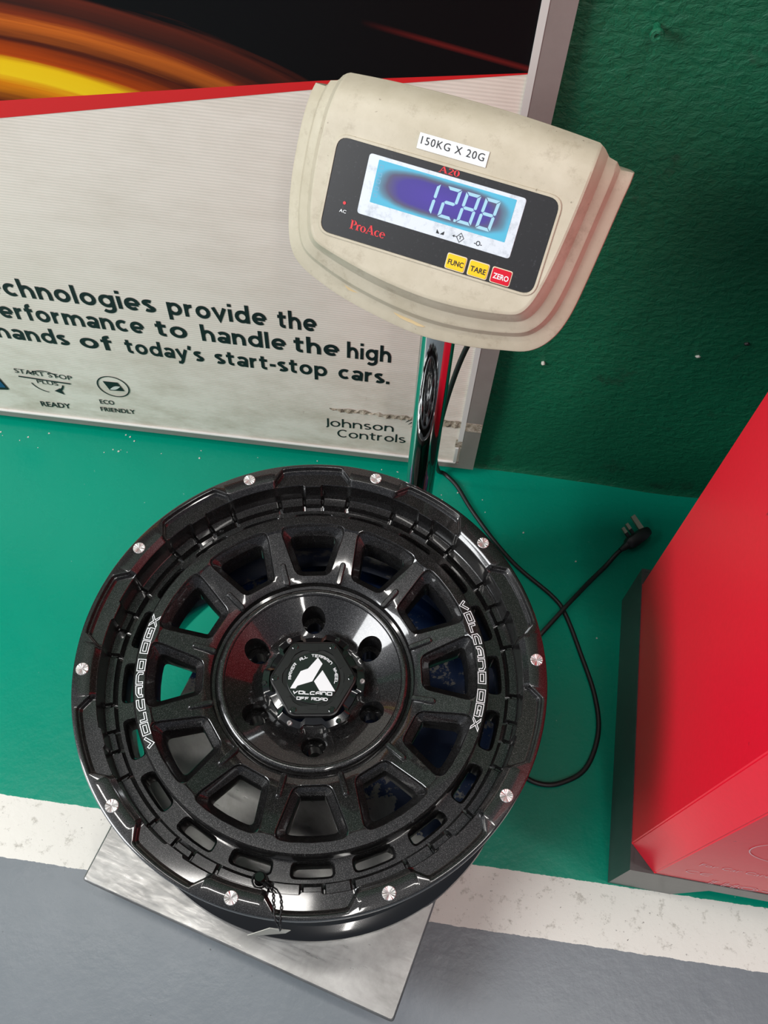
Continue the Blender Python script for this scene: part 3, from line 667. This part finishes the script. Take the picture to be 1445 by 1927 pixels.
def arcfn(p): th = R(193)-p[0]/.0250; return ((.0236+p[1])*cos(th), (.0236+p[1])*sin(th), zl)
for wd_, s0, s1 in (('RAXER', 0, .0195), ('ALL', .0250, .0345), ('TERRAIN', .0385, .0640), ('WHEEL', .0690, .0880)):
    flat_word(tw, wd_, s0, s1, .0027, .0007, arcfn)
tw.out('cap_lettering', 'print_white', ccap, fix=False)
for k in range(6):
    s_ = MB(); a_ = HX+R(60*k); s_.lathe([(.0036, -.001), (.0036, .0008), (.0030, .0012), (.0019, .0012), (.0017, .0002), (.0002, .0002)], 20); s_.out('cap_screw', 'gloss_black', ccap, (.0408*cos(a_), .0408*sin(a_), ZC), smooth=30)
for k, (x_, y_) in enumerate([(-0.0343, 0.041), (0.0564, 0.0068), (-0.0184, -0.055), (0.0198, 0.0519), (-0.0545, -0.0113), (0.0374, -0.0447)]):
    rr = hypot(x_, y_); x_, y_ = x_*.0530/rr, y_*.0530/rr
    s_ = MB(); s_.lathe([(.0028, -.004), (.0028, .0010), (.0022, .0016), (.0012, .0016), (.0010, .0004), (.0002, .0004)], 20)
    o = s_.out('flange_bolt', 'rivet' if k < 3 else 'gloss_black', ccap, (x_, y_, ZR-.0495), smooth=30)
    if k < 3: o['label'] = 'bright steel bolt'
# valve stem
vm = MB(); a_ = R(-94.2); rad = Vector((cos(a_), sin(a_), 0)); vb = rad*.2125+Vector((0, 0, ZR-.046))
ax = (Vector((0, 0, 1))-rad*.25).normalized()
vm.tube([vb-ax*.004, vb+ax*.001, vb+ax*.0015, vb+ax*.0032, vb+ax*.0035, vb+ax*.008, vb+ax*.0085, vb+ax*.0185, vb+ax*.0195], [.0075, .0075, .0062, .0062, .0048, .0048, .0054, .0054, .0045], 20)
vm.out('valve_stem', 'gloss_black', whl, smooth=40)

# price tag on its string
tg = empty('price_tag', (.006, -.2495, ZW+ZR-.062)); tag(tg, 'small white folded paper tag hanging by black string below the wheel lip', 'tag')
def tl(p): return (p[0]-.006, p[1]+.2495, p[2]+.062)
pt = MB(); T1 = [(-.0185, -.2575, -.046), (.0020, -.2490, -.038), (.0215, -.2480, -.042), (.0150, -.2490, -.070), (-.0120, -.2555, -.062)]
q = [tl(p) for p in T1]; nrm = Vector((.25, -.95, .2)).normalized()*.0006
pt.add(q+[tuple(Vector(p)+nrm) for p in q], [(0, 1, 2, 3, 4), (9, 8, 7, 6, 5)]+[(i, i+5, (i+1) % 5+5, (i+1) % 5) for i in range(5)]); pt.out('paper', 'paper', tg)
st_ = MB()
top_ = Vector((vb+ax*.011)); top_.z -= ZR
for dx_ in (-.0022, .0024):
    pts = [tl((top_.x+dx_, top_.y, top_.z+.001)), tl((.0035+dx_*1.3, -.2200, -.003)), tl((.0080+dx_*1.6, -.2310, .0016)), tl((.0115+dx_, -.2448, .0022)), tl((.0125+dx_*.6, -.2472, -.004)), tl((.0120, -.2498, -.043))]
    P_ = catmull(pts, 10); P_ = [p+Vector((.0004*sin(i*1.6), 0, .0003*cos(i*1.6))) for i, p in enumerate(P_)]
    st_.tube(P_, .0008, 6)
ringp = [tl((top_.x+.0072*cos(t), top_.y+.0072*sin(t), top_.z+.0005*sin(3*t))) for t in [2*pi*i/20 for i in range(21)]]
st_.tube(ringp, .0009, 6); st_.out('string', 'string', tg, smooth=60)

# ================================================================= PLATFORM SCALE
PA = -14.2
scl = empty('platform_scale', (-.2448, -.2124, 0), R(PA)); tag(scl, 'bench scale with steel platform, chrome pole and cream indicator head', 'scale')
PW, PD, PT = .3925, .500, .095
p_ = MB(); rows = []
for ins, z_ in ((.0012, PT-.030), (0, PT-.029), (0, PT-.0022), (.0007, PT-.0007), (.0022, PT)):
    rows.append([(x_, y_, z_) for x_, y_ in rrect(ins, ins, PW-ins, PD-ins, .004, 3)])
p_.grid(rows); p_.cap(rows[-1]); p_.cap(rows[0], True)
plate = p_.out('platform_plate', 'plate', scl, smooth=40)
f_ = MB(); f_.prism(rrect(.030, .035, PW-.030, PD-.02, .006, 3), .028, PT-.0305, .002); frame_ = f_.out('base_frame', 'blue_frame', scl)
for x_, y_ in ((.055, .06), (PW-.055, .06), (.055, PD-.06), (PW-.055, PD-.06)):
    s_ = MB(); s_.lathe([(.0001, 0), (.017, 0), (.018, .003), (.018, .010), (.014, .013), (.006, .014), (.006, .032)], 24); s_.out('foot', 'rubber', scl, (x_, y_, 0), smooth=40)
br = MB(); br.prism(rrect(PW/2-.045, PD-.022, PW/2+.045, PD+.045, .004, 3), .034, .046, .001); br.prism(rrect(PW/2-.03, PD+.03, PW/2+.03, PD+.105, .01, 4), .034, .046, .001)
br.prism(circ(PW/2, .568, .0225, 28), .046, .085, .002); br.out('pole_bracket', 'blue_frame', scl)
pm = MB(); pm.lathe([(.0001, .046), (.0176, .046), (.0176, .690), (.0160, .692), (.0001, .692)], 48); pm.out('pole', 'chrome', scl, (PW/2, .568, 0), smooth=40)
# indicator head: local frame X right, Y up the face, Z out of the face
hc = Vector((.0729, .2371, .7465)); yaw = -.2345; bet = .9474
HU = Vector((cos(yaw), sin(yaw), 0)); HY = Vector((-HU.y, HU.x, 0)); HV = HY*cos(bet)+Vector((0, 0, sin(bet))); HN = HU.cross(HV)
Mh = Matrix(((HU.x, HV.x, HN.x, hc.x), (HU.y, HV.y, HN.y, hc.y), (HU.z, HV.z, HN.z, hc.z), (0, 0, 0, 1)))
bpy.context.view_layer.update()
YT = .0800
Uc = [(-.1290, YT), (-.1322, .050), (-.1338, .030), (-.1336, -.005), (-.1300, -.038), (-.1235, -.062), (-.1120, -.076), (-.0900, -.0860), (-.0560, -.0955), (0, -.1035), (.0450, -.1005), (.0760, -.0945), (.0985, -.0880), (.1130, -.0740), (.1215, -.0520), (.1262, -.0170), (.1312, .040), (.1332, .0620), (.1320, YT)]
UP = [tuple(v.xy) for v in catmull([(x_, y_, 0) for x_, y_ in Uc], 5)]; UP = [(x_, min(y_, YT)) for x_, y_ in UP]
NU = len(UP)
def YTd(d): return lp(d, [(0, .0660), (.0100, .0655), (.0112, .0700), (.0205, .0715), (.0228, .0745), (.0265, .0770), (.03, .0785)])
def uoff(d_):
    out = []
    for i in range(NU):
        a_ = Vector(UP[max(i-1, 0)]); b_ = Vector(UP[min(i+1, NU-1)]); t = (b_-a_).normalized(); nn_ = Vector((-t.y, t.x)); d = d_*(1+.30*sm((-UP[i][1]-.045)/.045)); q_ = Vector(UP[i])+nn_*d
        if i == 0 or i == NU-1: q_.y = YT
        out.append((q_.x, min(q_.y, YTd(d_))))
    for _ in range(int(max(0, d_-.006)/.024*45)):
        out = [out[0]]+[((out[i-1][0]+2*out[i][0]+out[i+1][0])/4, (out[i-1][1]+2*out[i][1]+out[i+1][1])/4) for i in range(1, NU-1)]+[out[-1]]
    return out
RT = .034
def roll(y_):
    t = max(0, y_-(YT-RT)); return -(RT-sqrt(max(0, RT*RT-t*t)))*.95
hr = []
for d, h_ in ((.0035, -.0560), (.0010, -.0420), (.0, -.0300), (.0006, -.0275), (.0024, -.0262), (.0092, -.0240), (.0104, -.0232), (.0136, -.0165), (.0148, -.0155), (.0200, -.0132), (.0212, -.0124), (.0244, -.0056), (.0258, -.0040), (.0276, -.0008), (.0292, 0), (.0300, 0)):
    P_ = uoff(d); hr.append([(x_, y_, h_+(roll(y_) if d > .0 or True else 0)) for x_, y_ in P_])
# refine near the top: interpolate extra points so the roll is smooth
def densify(row):
    out = []
    for i in range(len(row)-1):
        a_, b_ = Vector(row[i]), Vector(row[i+1]); m_ = 5 if max(a_.y, b_.y) > YT-RT-.002 and abs(a_.y-b_.y) > .001 else 1
        for k in range(m_): out.append(tuple(a_.lerp(b_, k/m_)))
    out.append(row[-1]); return out
base_i = hr[2]; fl_i = []
for i in range(len(base_i)-1):
    m_ = 6 if max(base_i[i][1], base_i[i+1][1]) > YT-RT-.002 and abs(base_i[i][1]-base_i[i+1][1]) > .001 else 1
    fl_i += [(i, k/m_) for k in range(m_)]
hr2 = []
for row in hr:
    z0s = [z_-roll(y_) for _, y_, z_ in row]; nr = []
    for i, t in fl_i:
        a_, b_ = row[i], row[i+1]; x_ = a_[0]+(b_[0]-a_[0])*t; y_ = a_[1]+(b_[1]-a_[1])*t; z_ = z0s[i]+(z0s[i+1]-z0s[i])*t
        nr.append((x_, y_, max(z_+roll(y_), -.060)))
    nr.append(row[-1]); hr2.append(nr)
hm_ = MB(); hm_.grid(hr2, closed=False)
last = hr2[-1]; n_ = len(last); rows = []
for i in range(n_//2):
    a_, b_ = last[i], last[n_-1-i]; rows.append([(a_[0]+(b_[0]-a_[0])*k/12, (a_[1]+(b_[1]-a_[1])*k/12), 0) for k in range(13)])
rows = [[(x_, y_, roll(y_)) for x_, y_, z_ in r_] for r_ in rows]
if n_ % 2: rows.append([last[n_//2]]*13)
hm_.grid(rows, closed=False)
# back shell
bk = hr2[0]; back = [(x_*.93, -.012+(y_+.012)*.93, -.078) for x_, y_, z_ in bk]; hm_.grid([back, bk], closed=False); hm_.add(back, [tuple(range(len(back)))])
tl_ = [r_[0] for r_ in hr2]; tr_ = [r_[-1] for r_ in hr2]
rows = [[(a_[0]+(b_[0]-a_[0])*k/12, a_[1], a_[2]+(b_[2]-a_[2])*k/12) for k in range(13)] for a_, b_ in zip([back[0]]+tl_, [back[-1]]+tr_)]
hm_.grid([r_ for r_ in rows], closed=False)
hm_.v = [(x_, y_+(.0060*(1-(x_/.122)**2)*sm((y_-.040)/.038) if abs(x_) < .122 else 0), z_) for x_, y_, z_ in hm_.v]
bm = bmesh.new(); me = bpy.data.meshes.new('t'); me.from_pydata(hm_.v, [], hm_.f); bm.from_mesh(me); bmesh.ops.remove_doubles(bm, verts=bm.verts, dist=.00015); bmesh.ops.dissolve_degenerate(bm, edges=bm.edges, dist=.00005)
head = frombm('indicator_housing', bm, 'cream', None, smooth=24)
head.parent = scl; head.matrix_world = Mh
def hp(mb, name, mat, smooth=None, fix=True, lab=None):
    o = mb.out(name, mat, head, smooth=smooth, fix=fix)
    if lab: o['label'] = lab
    return o
# rim groove around the face panel (raised thin lip)
gp = MB(); A_ = rrect(-.0935, -.0398, .0915, .0385, .0115, 6); B_ = rrect(-.0912, -.0377, .0892, .0362, .0095, 6)
gp.grid([[(x_, y_, -.001) for x_, y_ in A_], [(x_, y_, .0006) for x_, y_ in A_], [(x_*.995, y_*.99, .0011) for x_, y_ in A_], [(x_, y_, .0011) for x_, y_ in B_], [(x_, y_, -.001) for x_, y_ in B_]]); hp(gp, 'panel_surround', 'cream', 40)
fp = MB(); fp.prism(rrect(-.0910, -.0375, .0890, .0360, .0094, 6), -.001, .0005); hp(fp, 'face_panel', 'membrane')
bz = MB(); bz.prism(rrect(-.0635, -.0160, .0642, .0303, .0028, 4), 0, .0009, .0002); hp(bz, 'display_bezel', 'bezel')
ld = MB(); ld.add([(x_, y_, .0011) for x_, y_ in rrect(-.0550, -.0050, .0570, .0275, .0006, 2)], [tuple(range(12))]); hp(ld, 'lcd_screen', 'lcd', fix=False)
def seg_digit(mb, x0, y0, w_, h_, segs, sl=.09, t=.0024, g=.00035, z=.0013):
    SH_ = lambda x_, y_: (x0+x_+sl*y_, y0+y_, z); hh = h_/2
    def hseg(yc, k=0):
        a_, b_ = g+t*.5, w_-g-t*.5
        if k == 1: P_ = [(g+.0002, h_), (w_-g-.0002, h_), (w_-t-g, h_-t), (t+g, h_-t)]
        elif k == -1: P_ = [(g+.0002, 0), (t+g, t), (w_-t-g, t), (w_-g-.0002, 0)]
        else: P_ = [(a_, hh), (a_+t/2, hh+t/2), (b_-t/2, hh+t/2), (b_, hh), (b_-t/2, hh-t/2), (a_+t/2, hh-t/2)]
        return P_
    def vseg(left, topq):
        y1, y2 = (hh+g, h_-g) if topq else (g, hh-g)
        x_ = 0 if left else w_; s_ = 1 if left else -1
        if topq: return [(x_, y2-.0002), (x_, y1+t*.35), (x_+s_*t*.5, y1), (x_+s_*t, y1+t*.45), (x_+s_*t, y2-t)]
        return [(x_, y1+.0002), (x_+s_*t, y1+t), (x_+s_*t, y2-t*.45), (x_+s_*t*.5, y2), (x_, y2-t*.35)]
    D = {'a': hseg(0, 1), 'd': hseg(0, -1), 'g': hseg(0), 'f': vseg(True, True), 'e': vseg(True, False), 'b': vseg(False, True), 'c': vseg(False, False)}
    for s_ in segs: mb.add([SH_(*p) for p in D[s_]], [tuple(range(len(D[s_])))])
for x0, sg_ in ((-.0168, 'bc'), (.0005, 'abged'), (.0160, 'abcdefg'), (.0316, 'abcdefg')):
    dg_ = MB(); seg_digit(dg_, x0, -.0008, .0120, .0240, sg_); hp(dg_, 'digit', 'segment')
dg_ = MB(); dg_.add([(x_, y_, .0013) for x_, y_ in ((.0138, -.0010), (.0158, -.0010), (.0159, .0010), (.0139, .0010))], [(0, 1, 2, 3)]); hp(dg_, 'decimal_point', 'segment')
gh = MB()
for y_ in (.0225, .0165, .0115, .0060, .0010): gh.grid([[(x2, y2, .0013) for x2, y2 in rrect(-.0535, y_-.0013, -.0500, y_+.0017, .0003, 2)], [(x2, y2, .0013) for x2, y2 in rrect(-.0530, y_-.0008, -.0505, y_+.0012, .0003, 2)]])
hp(gh, 'lcd_icons', 'ghost')
for x0, mt, s_ in ((.0166, 'yellow_key', 'FUNC'), (.0353, 'yellow_key', 'TARE'), (.0541, 'red_key', 'ZERO')):
    k_ = MB(); k_.prism(rrect(x0-.0004, -.0370, x0+.0162, -.0244, .0018, 4), 0, .0009, .0003); ko = hp(k_, 'key_rim', 'key_edge')
    k_ = MB(); k_.prism(rrect(x0+.0003, -.0363, x0+.0155, -.0251, .0015, 4), 0, .0013, .0003); hp(k_, 'key', mt, lab='red ZERO key' if s_ == 'ZERO' else 'yellow %s key' % s_)
    k_ = MB(); put_text(k_, s_, x0+.0016, x0+.0143, -.0330, .0040/CAPH, .02, .0012); hp(k_, 'key_legend', 'print_white' if s_ == 'ZERO' else 'print_black', fix=False)
# serif red print: hand-built strokes
def serif(mb, ch, x0, y0, s_, z=.0007):
    T, t_ = .20, .07
    def bar(x1, y1, x2, y2, w_):
        A, B = stroke_poly([(x0+x1*s_, y0+y1*s_), (x0+x2*s_, y0+y2*s_)], w_*s_); mb.add([(p[0], p[1], z) for p in (A[0], A[1], B[1], B[0])], [(0, 1, 2, 3)])
    def arc(cx, cy, rx, ry, a0, a1, w0, w1):
        n_ = 14; lo2, hi2 = [], []
        for i in range(n_+1):
            a_ = R(a0+(a1-a0)*i/n_); ww = w0+(w1-w0)*abs(cos(a_))**1.3
            lo2.append((x0+(cx+(rx-ww/2)*cos(a_))*s_, y0+(cy+(ry-w0/2)*sin(a_))*s_, z)); hi2.append((x0+(cx+(rx+ww/2)*cos(a_))*s_, y0+(cy+(ry+w0/2)*sin(a_))*s_, z))
        mb.grid([lo2, hi2], closed=False)
    if ch == 'P': bar(.2, 0, .2, 1, T); bar(.02, .03, .42, .03, t_); bar(.02, .97, .3, .97, t_); arc(.36, .73, .24, .24, -90, 90, t_, T)
    if ch == 'r': bar(.16, 0, .16, .66, T); bar(.0, .03, .34, .03, t_); bar(.02, .63, .16, .63, t_); arc(.38, .48, .16, .16, 50, 150, .14, .10)
    if ch == 'o': arc(.28, .33, .22, .31, 0, 360, t_, T)
    if ch == 'A': bar(.10, 0, .42, 1, t_); bar(.42, 1, .76, 0, T); bar(.22, .33, .62, .33, t_); bar(-.02, .03, .24, .03, t_); bar(.58, .03, .92, .03, t_)
    if ch == 'c': arc(.28, .33, .22, .31, 45, 320, t_, T)
    if ch == 'e': arc(.28, .33, .22, .31, 0, 320, t_, T); bar(.1, .38, .5, .38, t_)
    if ch == '2': arc(.27, .72, .20, .25, -20, 165, t_, T); bar(.42, .62, .08, .06, .12); bar(.04, .07, .52, .07, .14)
    if ch == '0': arc(.28, .5, .21, .47, 0, 360, t_, T)
    return {'P': .66, 'r': .50, 'o': .60, 'A': .94, 'c': .56, 'e': .58, '2': .60, '0': .60}[ch]
for wd_, x0, x1, y0, s_ in (('A20', -.0072, .0094, .0312, .0046), ('ProAce', -.0668, -.0366, -.0292, .0070)):
    mb = MB(); x_ = 0; tmp = MB()
    for c in wd_: x_ += serif(tmp, c, x_, 0, 1)
    kx = (x1-x0)/x_; mb.add([(x0+v[0]*kx, y0+v[1]*s_, .0008) for v in tmp.v], tmp.f); hp(mb, 'red_print', 'print_red', fix=False)
mb = MB(); put_text(mb, 'AC', -.0780, -.0722, -.0190, .0024/CAPH, .01, .0006); hp(mb, 'small_print', 'print_white', fix=False)
mb = MB(); mb.add([(x_, y_, .0009) for x_, y_ in circ(-.0751, -.0114, .0013, 14)], [tuple(range(14))]); hp(mb, 'power_led', 'print_red', fix=False)
mb = MB(); z_ = .0012
mb.add([(.0030, -.0130, z_), (.0030, -.0100, z_), (.0057, -.0130, z_)], [(0, 2, 1)]); mb.add([(.0062, -.0130, z_), (.0092, -.0130, z_), (.0092, -.0100, z_)], [(0, 1, 2)])
A, B = stroke_poly([(.0225, -.0148), (.0255, -.0112), (.0225, -.0076), (.0195, -.0112)], .0004, True)
mb.grid([[(x_, y_, z_) for x_, y_ in A], [(x_, y_, z_) for x_, y_ in B]])
mb.add([(.0160, -.0114, z_), (.0200, -.0114, z_), (.0200, -.0110, z_), (.0160, -.0110, z_)], [(0, 1, 2, 3)]); mb.add([(.0162, -.0112, z_), (.0176, -.0122, z_), (.0176, -.0102, z_)], [(0, 1, 2)])
put_text(mb, 'T', .0215, .0235, -.0124, .0024/CAPH, .02, z_-.0003); put_text(mb, '-O-', .0342, .0405, -.0132, .0036/CAPH, .01, z_-.0003)
hp(mb, 'display_symbols', 'print_black', fix=False)
# sticker on the rolled top
stk = MB(); rows = []
for j in range(9):
    y_ = .0430+.0100*j/8; rows.append([(-.0285+.0555*i/12, y_+.0060*sm((y_-.040)/.038), roll(y_)+.0008) for i in range(13)])
stk.grid(rows, closed=False); sto = hp(stk, 'sticker', 'print_white', 40, fix=False); sto['label'] = 'white capacity sticker'
mb = MB(); put_text(mb, '150KG X 20G', -.0262, .0243, .0475, .0047/CAPH, 0, 0, space=1.15); mb.v = [(x_, y_-.0010+.0060*sm((y_-.041)/.038), roll(y_-.001)+.0012) for x_, y_, z0 in mb.v]; hp(mb, 'sticker_text', 'print_black', fix=False)
# paint chips on the lower rim, and neck bracket
for cx_, cy_, sx_, sy_ in ((-.0610, -.0810, .0100, .0022), (-.0100, -.0915, .0170, .0016)):
    ch = MB(); P_ = [(cx_+sx_*cos(t)*(1+.25*sin(3*t)), cy_+sy_*sin(t)*(1+.3*cos(4*t))-.18*sx_*cos(t)) for t in [2*pi*i/18 for i in range(18)]]; 
    ch.prism(P_, -.0285, -.0242 if cx_ > -.05 else -.0240); o = hp(ch, 'glue_stain', 'stain')
nb = MB(); 
nb.tube([Vector((.0855, .290, .62)), Vector((.0855, .290, .70))], .0225, 28); nb.tube([Vector((.0855, .290, .688)), hc-HN*.080+HV*-.01], .019, 20)
iv = scl.matrix_world.inverted(); nb.tf(lambda v: iv @ v); nb.out('head_bracket', 'black_plastic', scl, smooth=40)

# ================================================================= POWER CORD
cord = empty('power_cord', (.30, .20, 0)); tag(cord, 'black power cord looping over the green floor with a three-pin plug', 'cord')
L0 = Vector((.30, .20, 0)); rc = .0034
air = [(.118, .300, .640), (.150, .372, .560), (.146, .395, .480), (.120, .400, .40), (.105, .405, .28), (.100, .430, .12), (.108, .455, .025)]
fl2 = [(.120, .462), (.141, .443), (.167, .405), (.208, .354), (.247, .315), (.302, .274), (.322, .247), (.345, .192), (.367, .132), (.3735, .079), (.358, .028), (.325, .003), (.296, -.002), (.270, .009), (.243, .042), (.216, .080), (.214, .112), (.240, .155)]
path = [Vector(p) for p in air]+[Vector((x_, y_, rc)) for x_, y_ in fl2]
fl3 = [(.275, .197, rc), (.290, .2165, .0075), (.3195, .258, .0105), (.336, .281, .0085), (.356, .309, rc+.0005), (.378, .337, rc+.001), (.392, .3560, .010), (.399, .364, .012)]
c2 = MB(); c2.tube([p-L0 for p in catmull(path+[Vector(p) for p in fl3], 8)], rc, 10); c2.out('cable', 'rubber', cord, smooth=60)
# plug: body axis along cord direction, pins sideways
ap = Vector((.397, .3620, .0125)); bp = Vector((.4370, .4000, .0150)); ax = (bp-ap).normalized(); sd = Vector((-ax.y, ax.x, .35)).normalized(); up = ax.cross(sd).normalized()*-1
if up.z < 0: up = -up
pb = MB()
def ring_(c_, w_, h_, n_=16):
    out = []
    for i in range(n_):
        a_ = 2*pi*i/n_; cx_, sy_ = cos(a_), sin(a_); k = (abs(cx_)**4+abs(sy_)**4)**-.25
        out.append(c_+sd*w_*cx_*k+up*h_*sy_*k-L0)
    return out
st2 = [(0, .0044, .0044), (.006, .0058, .0050), (.015, .0085, .0068), (.018, .0120, .0100), (.022, .0135, .0120), (.046, .0130, .0120), (.055, .0105, .0105), (.058, .0070, .0085)]
rows = [ring_(ap+ax*s_, w_*.72, h_) for s_, w_, h_ in st2]; pb.grid(rows); pb.cap(rows[0], True); pb.cap(rows[-1]); plug = pb.out('plug', 'rubber', cord, smooth=35)
for s_, ln_, w_, sleeve in ((.025, .017, .0030, True), (.034, .0185, .0030, True), (.050, .0230, .0042, False)):
    base_ = ap+ax*s_+sd*.006-L0
    def pin_box(a0, a1, ww, mat, nm):
        mb = MB(); A_ = base_+sd*a0; B_ = base_+sd*a1; t_ = .0019
        vs = [A_+ax*ww*i+up*t_*j for i, j in ((-1, -1), (1, -1), (1, 1), (-1, 1))]+[B_+ax*ww*i*.9+up*t_*j*.9 for i, j in ((-1, -1), (1, -1), (1, 1), (-1, 1))]
        mb.add(vs, [(3, 2, 1, 0), (4, 5, 6, 7), (0, 1, 5, 4), (1, 2, 6, 5), (2, 3, 7, 6), (3, 0, 4, 7)]); mb.out(nm, mat, plug)
    if sleeve: pin_box(0, ln_*.62, w_*.9, 'rubber', 'pin_sleeve'); pin_box(ln_*.62, ln_+.003, w_*.9, 'brass', 'pin')
    else: pin_box(0, ln_+.003, w_, 'brass', 'pin')

# ================================================================= RED CABINET
rot = R(-1.9); bx0 = Vector((.3912, -.1140, 0)); BW, BDp = .42, .400; TOPZ = .110
cab = empty('red_cabinet', bx0, rot); tag(cab, 'tall red steel machine cabinet on a dark grey base tray', 'cabinet')
bd = MB()
# base: left plate, right plate, front/back rails with feet, top deck
def railpoly(): return [(0, 0), (.080, 0), (.106, .070), (BW-.106, .070), (BW-.080, 0), (BW, 0), (BW, TOPZ), (0, TOPZ)]
for y0, y1 in ((0, .004), (BDp-.004, BDp)):
    P_ = railpoly(); n_ = len(P_)
    bd.add([(x_, y0, z_) for x_, z_ in P_]+[(x_, y1, z_) for x_, z_ in P_], [tuple(range(n_)), tuple(range(2*n_-1, n_-1, -1))]+[(i, i+n_, (i+1) % n_+n_, (i+1) % n_) for i in range(n_)])
bd.box((0, .004, 0), (.004, BDp-.004, TOPZ)); bd.box((BW-.004, .004, 0), (BW, BDp-.004, TOPZ)); bd.box((.004, .004, TOPZ-.004), (BW-.004, BDp-.004, TOPZ-.0005))
bd.out('base_tray', 'base', cab)
ch = .0285; oc = [(ch, .0012), (BW-ch, .0012), (BW-.001, ch+.002), (BW-.001, BDp-ch-.002), (BW-ch, BDp-.0012), (ch, BDp-.0012), (.0010, BDp-ch+.004), (.0010, ch+.002)]
cz = MB(); HC = 1.12; rows = [[(x_, y_, TOPZ+.0004) for x_, y_ in oc], [(x_, y_, HC) for x_, y_ in oc], [(x_, y_, HC+.006) for x_, y_ in inset(oc, .006)]]
cz.grid(rows); cz.cap(rows[-1]); cz.cap(rows[0], True)
bm = bmesh.new(); me = bpy.data.meshes.new('t'); me.from_pydata(cz.v, [], cz.f); bm.from_mesh(me)
ve = [e_ for e_ in bm.edges if abs(e_.verts[0].co.z-e_.verts[1].co.z) > .5]; bmesh.ops.bevel(bm, geom=ve, offset=.0014, segments=2, affect='EDGES')
frombm('body', bm, 'red', cab, smooth=30)
# lower front print (local x along the front, z up, y = -)
def fp_text(s_, x0, x1, z0, h_, name, outline=False, bold=0.0):
    mb = MB(); put_text(mb, s_, x0, x1, z0, h_/CAPH, bold, 0); mb.v = [(v[0], .0006, v[1]) for v in mb.v]; return mb.out(name, 'print_pink', cab, fix=False)
fp_text('For Car Care In', .0520, .1420, .2000, .0140, 'model_print', bold=-.012)
def wl(pl, closed=False, w_=.0012):
    A, B = stroke_poly(pl, w_, closed); lm_.grid([[(x_, .0006, z_) for x_, z_ in A], [(x_, .0006, z_) for x_, z_ in B]], closed=closed)
def warc(cx, cz_, r_, a0, a1, n_=18, rz=None): wl([(cx+r_*cos(R(a0+(a1-a0)*i/n_)), cz_+(rz or r_)*sin(R(a0+(a1-a0)*i/n_))) for i in range(n_+1)])
lm_ = MB(); warc(.0590, .159, .0075, 60, 300); warc(.0750, .159, .0075, 60, 300); wl([(.0680, .159), (.0780, .159)])
lm_.out('conformity_mark', 'print_pink', cab, fix=False); lm_ = MB()
for x_, k in ((.0880, 'I'), (.1060, 'H')):
    if k == 'I': wl([(x_, .111), (x_+.010, .111)]); wl([(x_, .132), (x_+.010, .132)]); wl([(x_+.0035, .111), (x_+.0035, .132)]); wl([(x_+.0065, .111), (x_+.0065, .132)])
    else:
        for q_ in (0, .0030, .0110, .0140): wl([(x_+q_, .111), (x_+q_, .132)])
        wl([(x_, .111), (x_+.003, .111)]); wl([(x_, .132), (x_+.003, .132)]); wl([(x_+.011, .111), (x_+.014, .111)]); wl([(x_+.011, .132), (x_+.014, .132)]); wl([(x_+.003, .1200), (x_+.011, .1200)]); wl([(x_+.003, .1230), (x_+.011, .1230)])
warc(.1340, .1215, .0105, 0, 360, 28); warc(.1340, .1215, .0068, 0, 360, 24); wl([(.1500, .1215), (.1570, .1215)], w_=.003)
wl([(.1610, .111), (.1720, .111)]); wl([(.1610, .132), (.1720, .132)]); wl([(.1648, .111), (.1648, .132)]); wl([(.1682, .111), (.1682, .132)])
lm_.out('outlined_letters', 'print_pink', cab, fix=False); lm_ = MB(); warc(.1120, .325, .048, 0, 360, 40)
lm_.out('round_emblem', 'print_pink', cab, fix=False)

# ================================================================= SMALL THINGS ON WALL AND FLOOR
sw = MB(); sw.lathe([(.0035, -.004), (.0035, .010), (.0062, .012), (.0066, .014), (.0058, .016), (.0028, .0162), (.0020, .0145), (.0002, .0145)], 18)
sw.tf(lambda v: Vector((v.x, -v.z, v.y))); o = sw.out('wall_screw', 'wall', None, (.2413, WY, .7614), smooth=40); tag(o, 'green painted screw sticking out of the wall high at the right', 'screw')
for k, (x_, z_) in enumerate(((.2263, .2787), (.4154, .3324), (.4651, .3665))):
    s_ = MB(); s_.lathe([(.0001, -.001), (.0026, -.001), (.0030, .002), (.0018, .0035), (.0001, .004)], 9); s_.tf(lambda v: Vector((v.x*(1.3 if k else 1), -v.z, v.y*.8+.0006*sin(v.x*2000))))
    o = s_.out('wall_plug', 'paper' if k < 2 else 'rubber', None, (x_, WY-.0005, z_), smooth=50)
    tag(o, ['small pale plug in the green wall just below the cream indicator', 'small shiny plug in the green wall above the red cabinet edge', 'dark screw hole plug in the wall nearest the red cabinet'][k], 'wall plug')
db = MB()
for k in range(46):
    if k < 34: x_, y_ = random.uniform(-.75, .15), random.uniform(.41, .458)
    else: x_, y_ = random.uniform(.15, .40), random.uniform(-.08, .46)
    if k == 40: x_, y_ = .370, .055
    s_ = random.uniform(.0008, .0018)*(1.8 if k == 40 else 1); vs = [(x_+s_*random.uniform(.5, 1.3)*cos(a_), y_+s_*random.uniform(.5, 1.3)*sin(a_), z_) for z_ in (0, s_*.5) for a_ in (0, 1.3, 2.5, 3.8, 5.1)]
    db.add(vs, [(5, 6, 7, 8, 9)]+[(i, (i+1) % 5, (i+1) % 5+5, i+5) for i in range(5)])
o = db.out('floor_crumbs', 'paper', None, smooth=None); tag(o, 'pale paint crumbs and grit scattered on the green floor by the board', 'debris', kind='stuff')
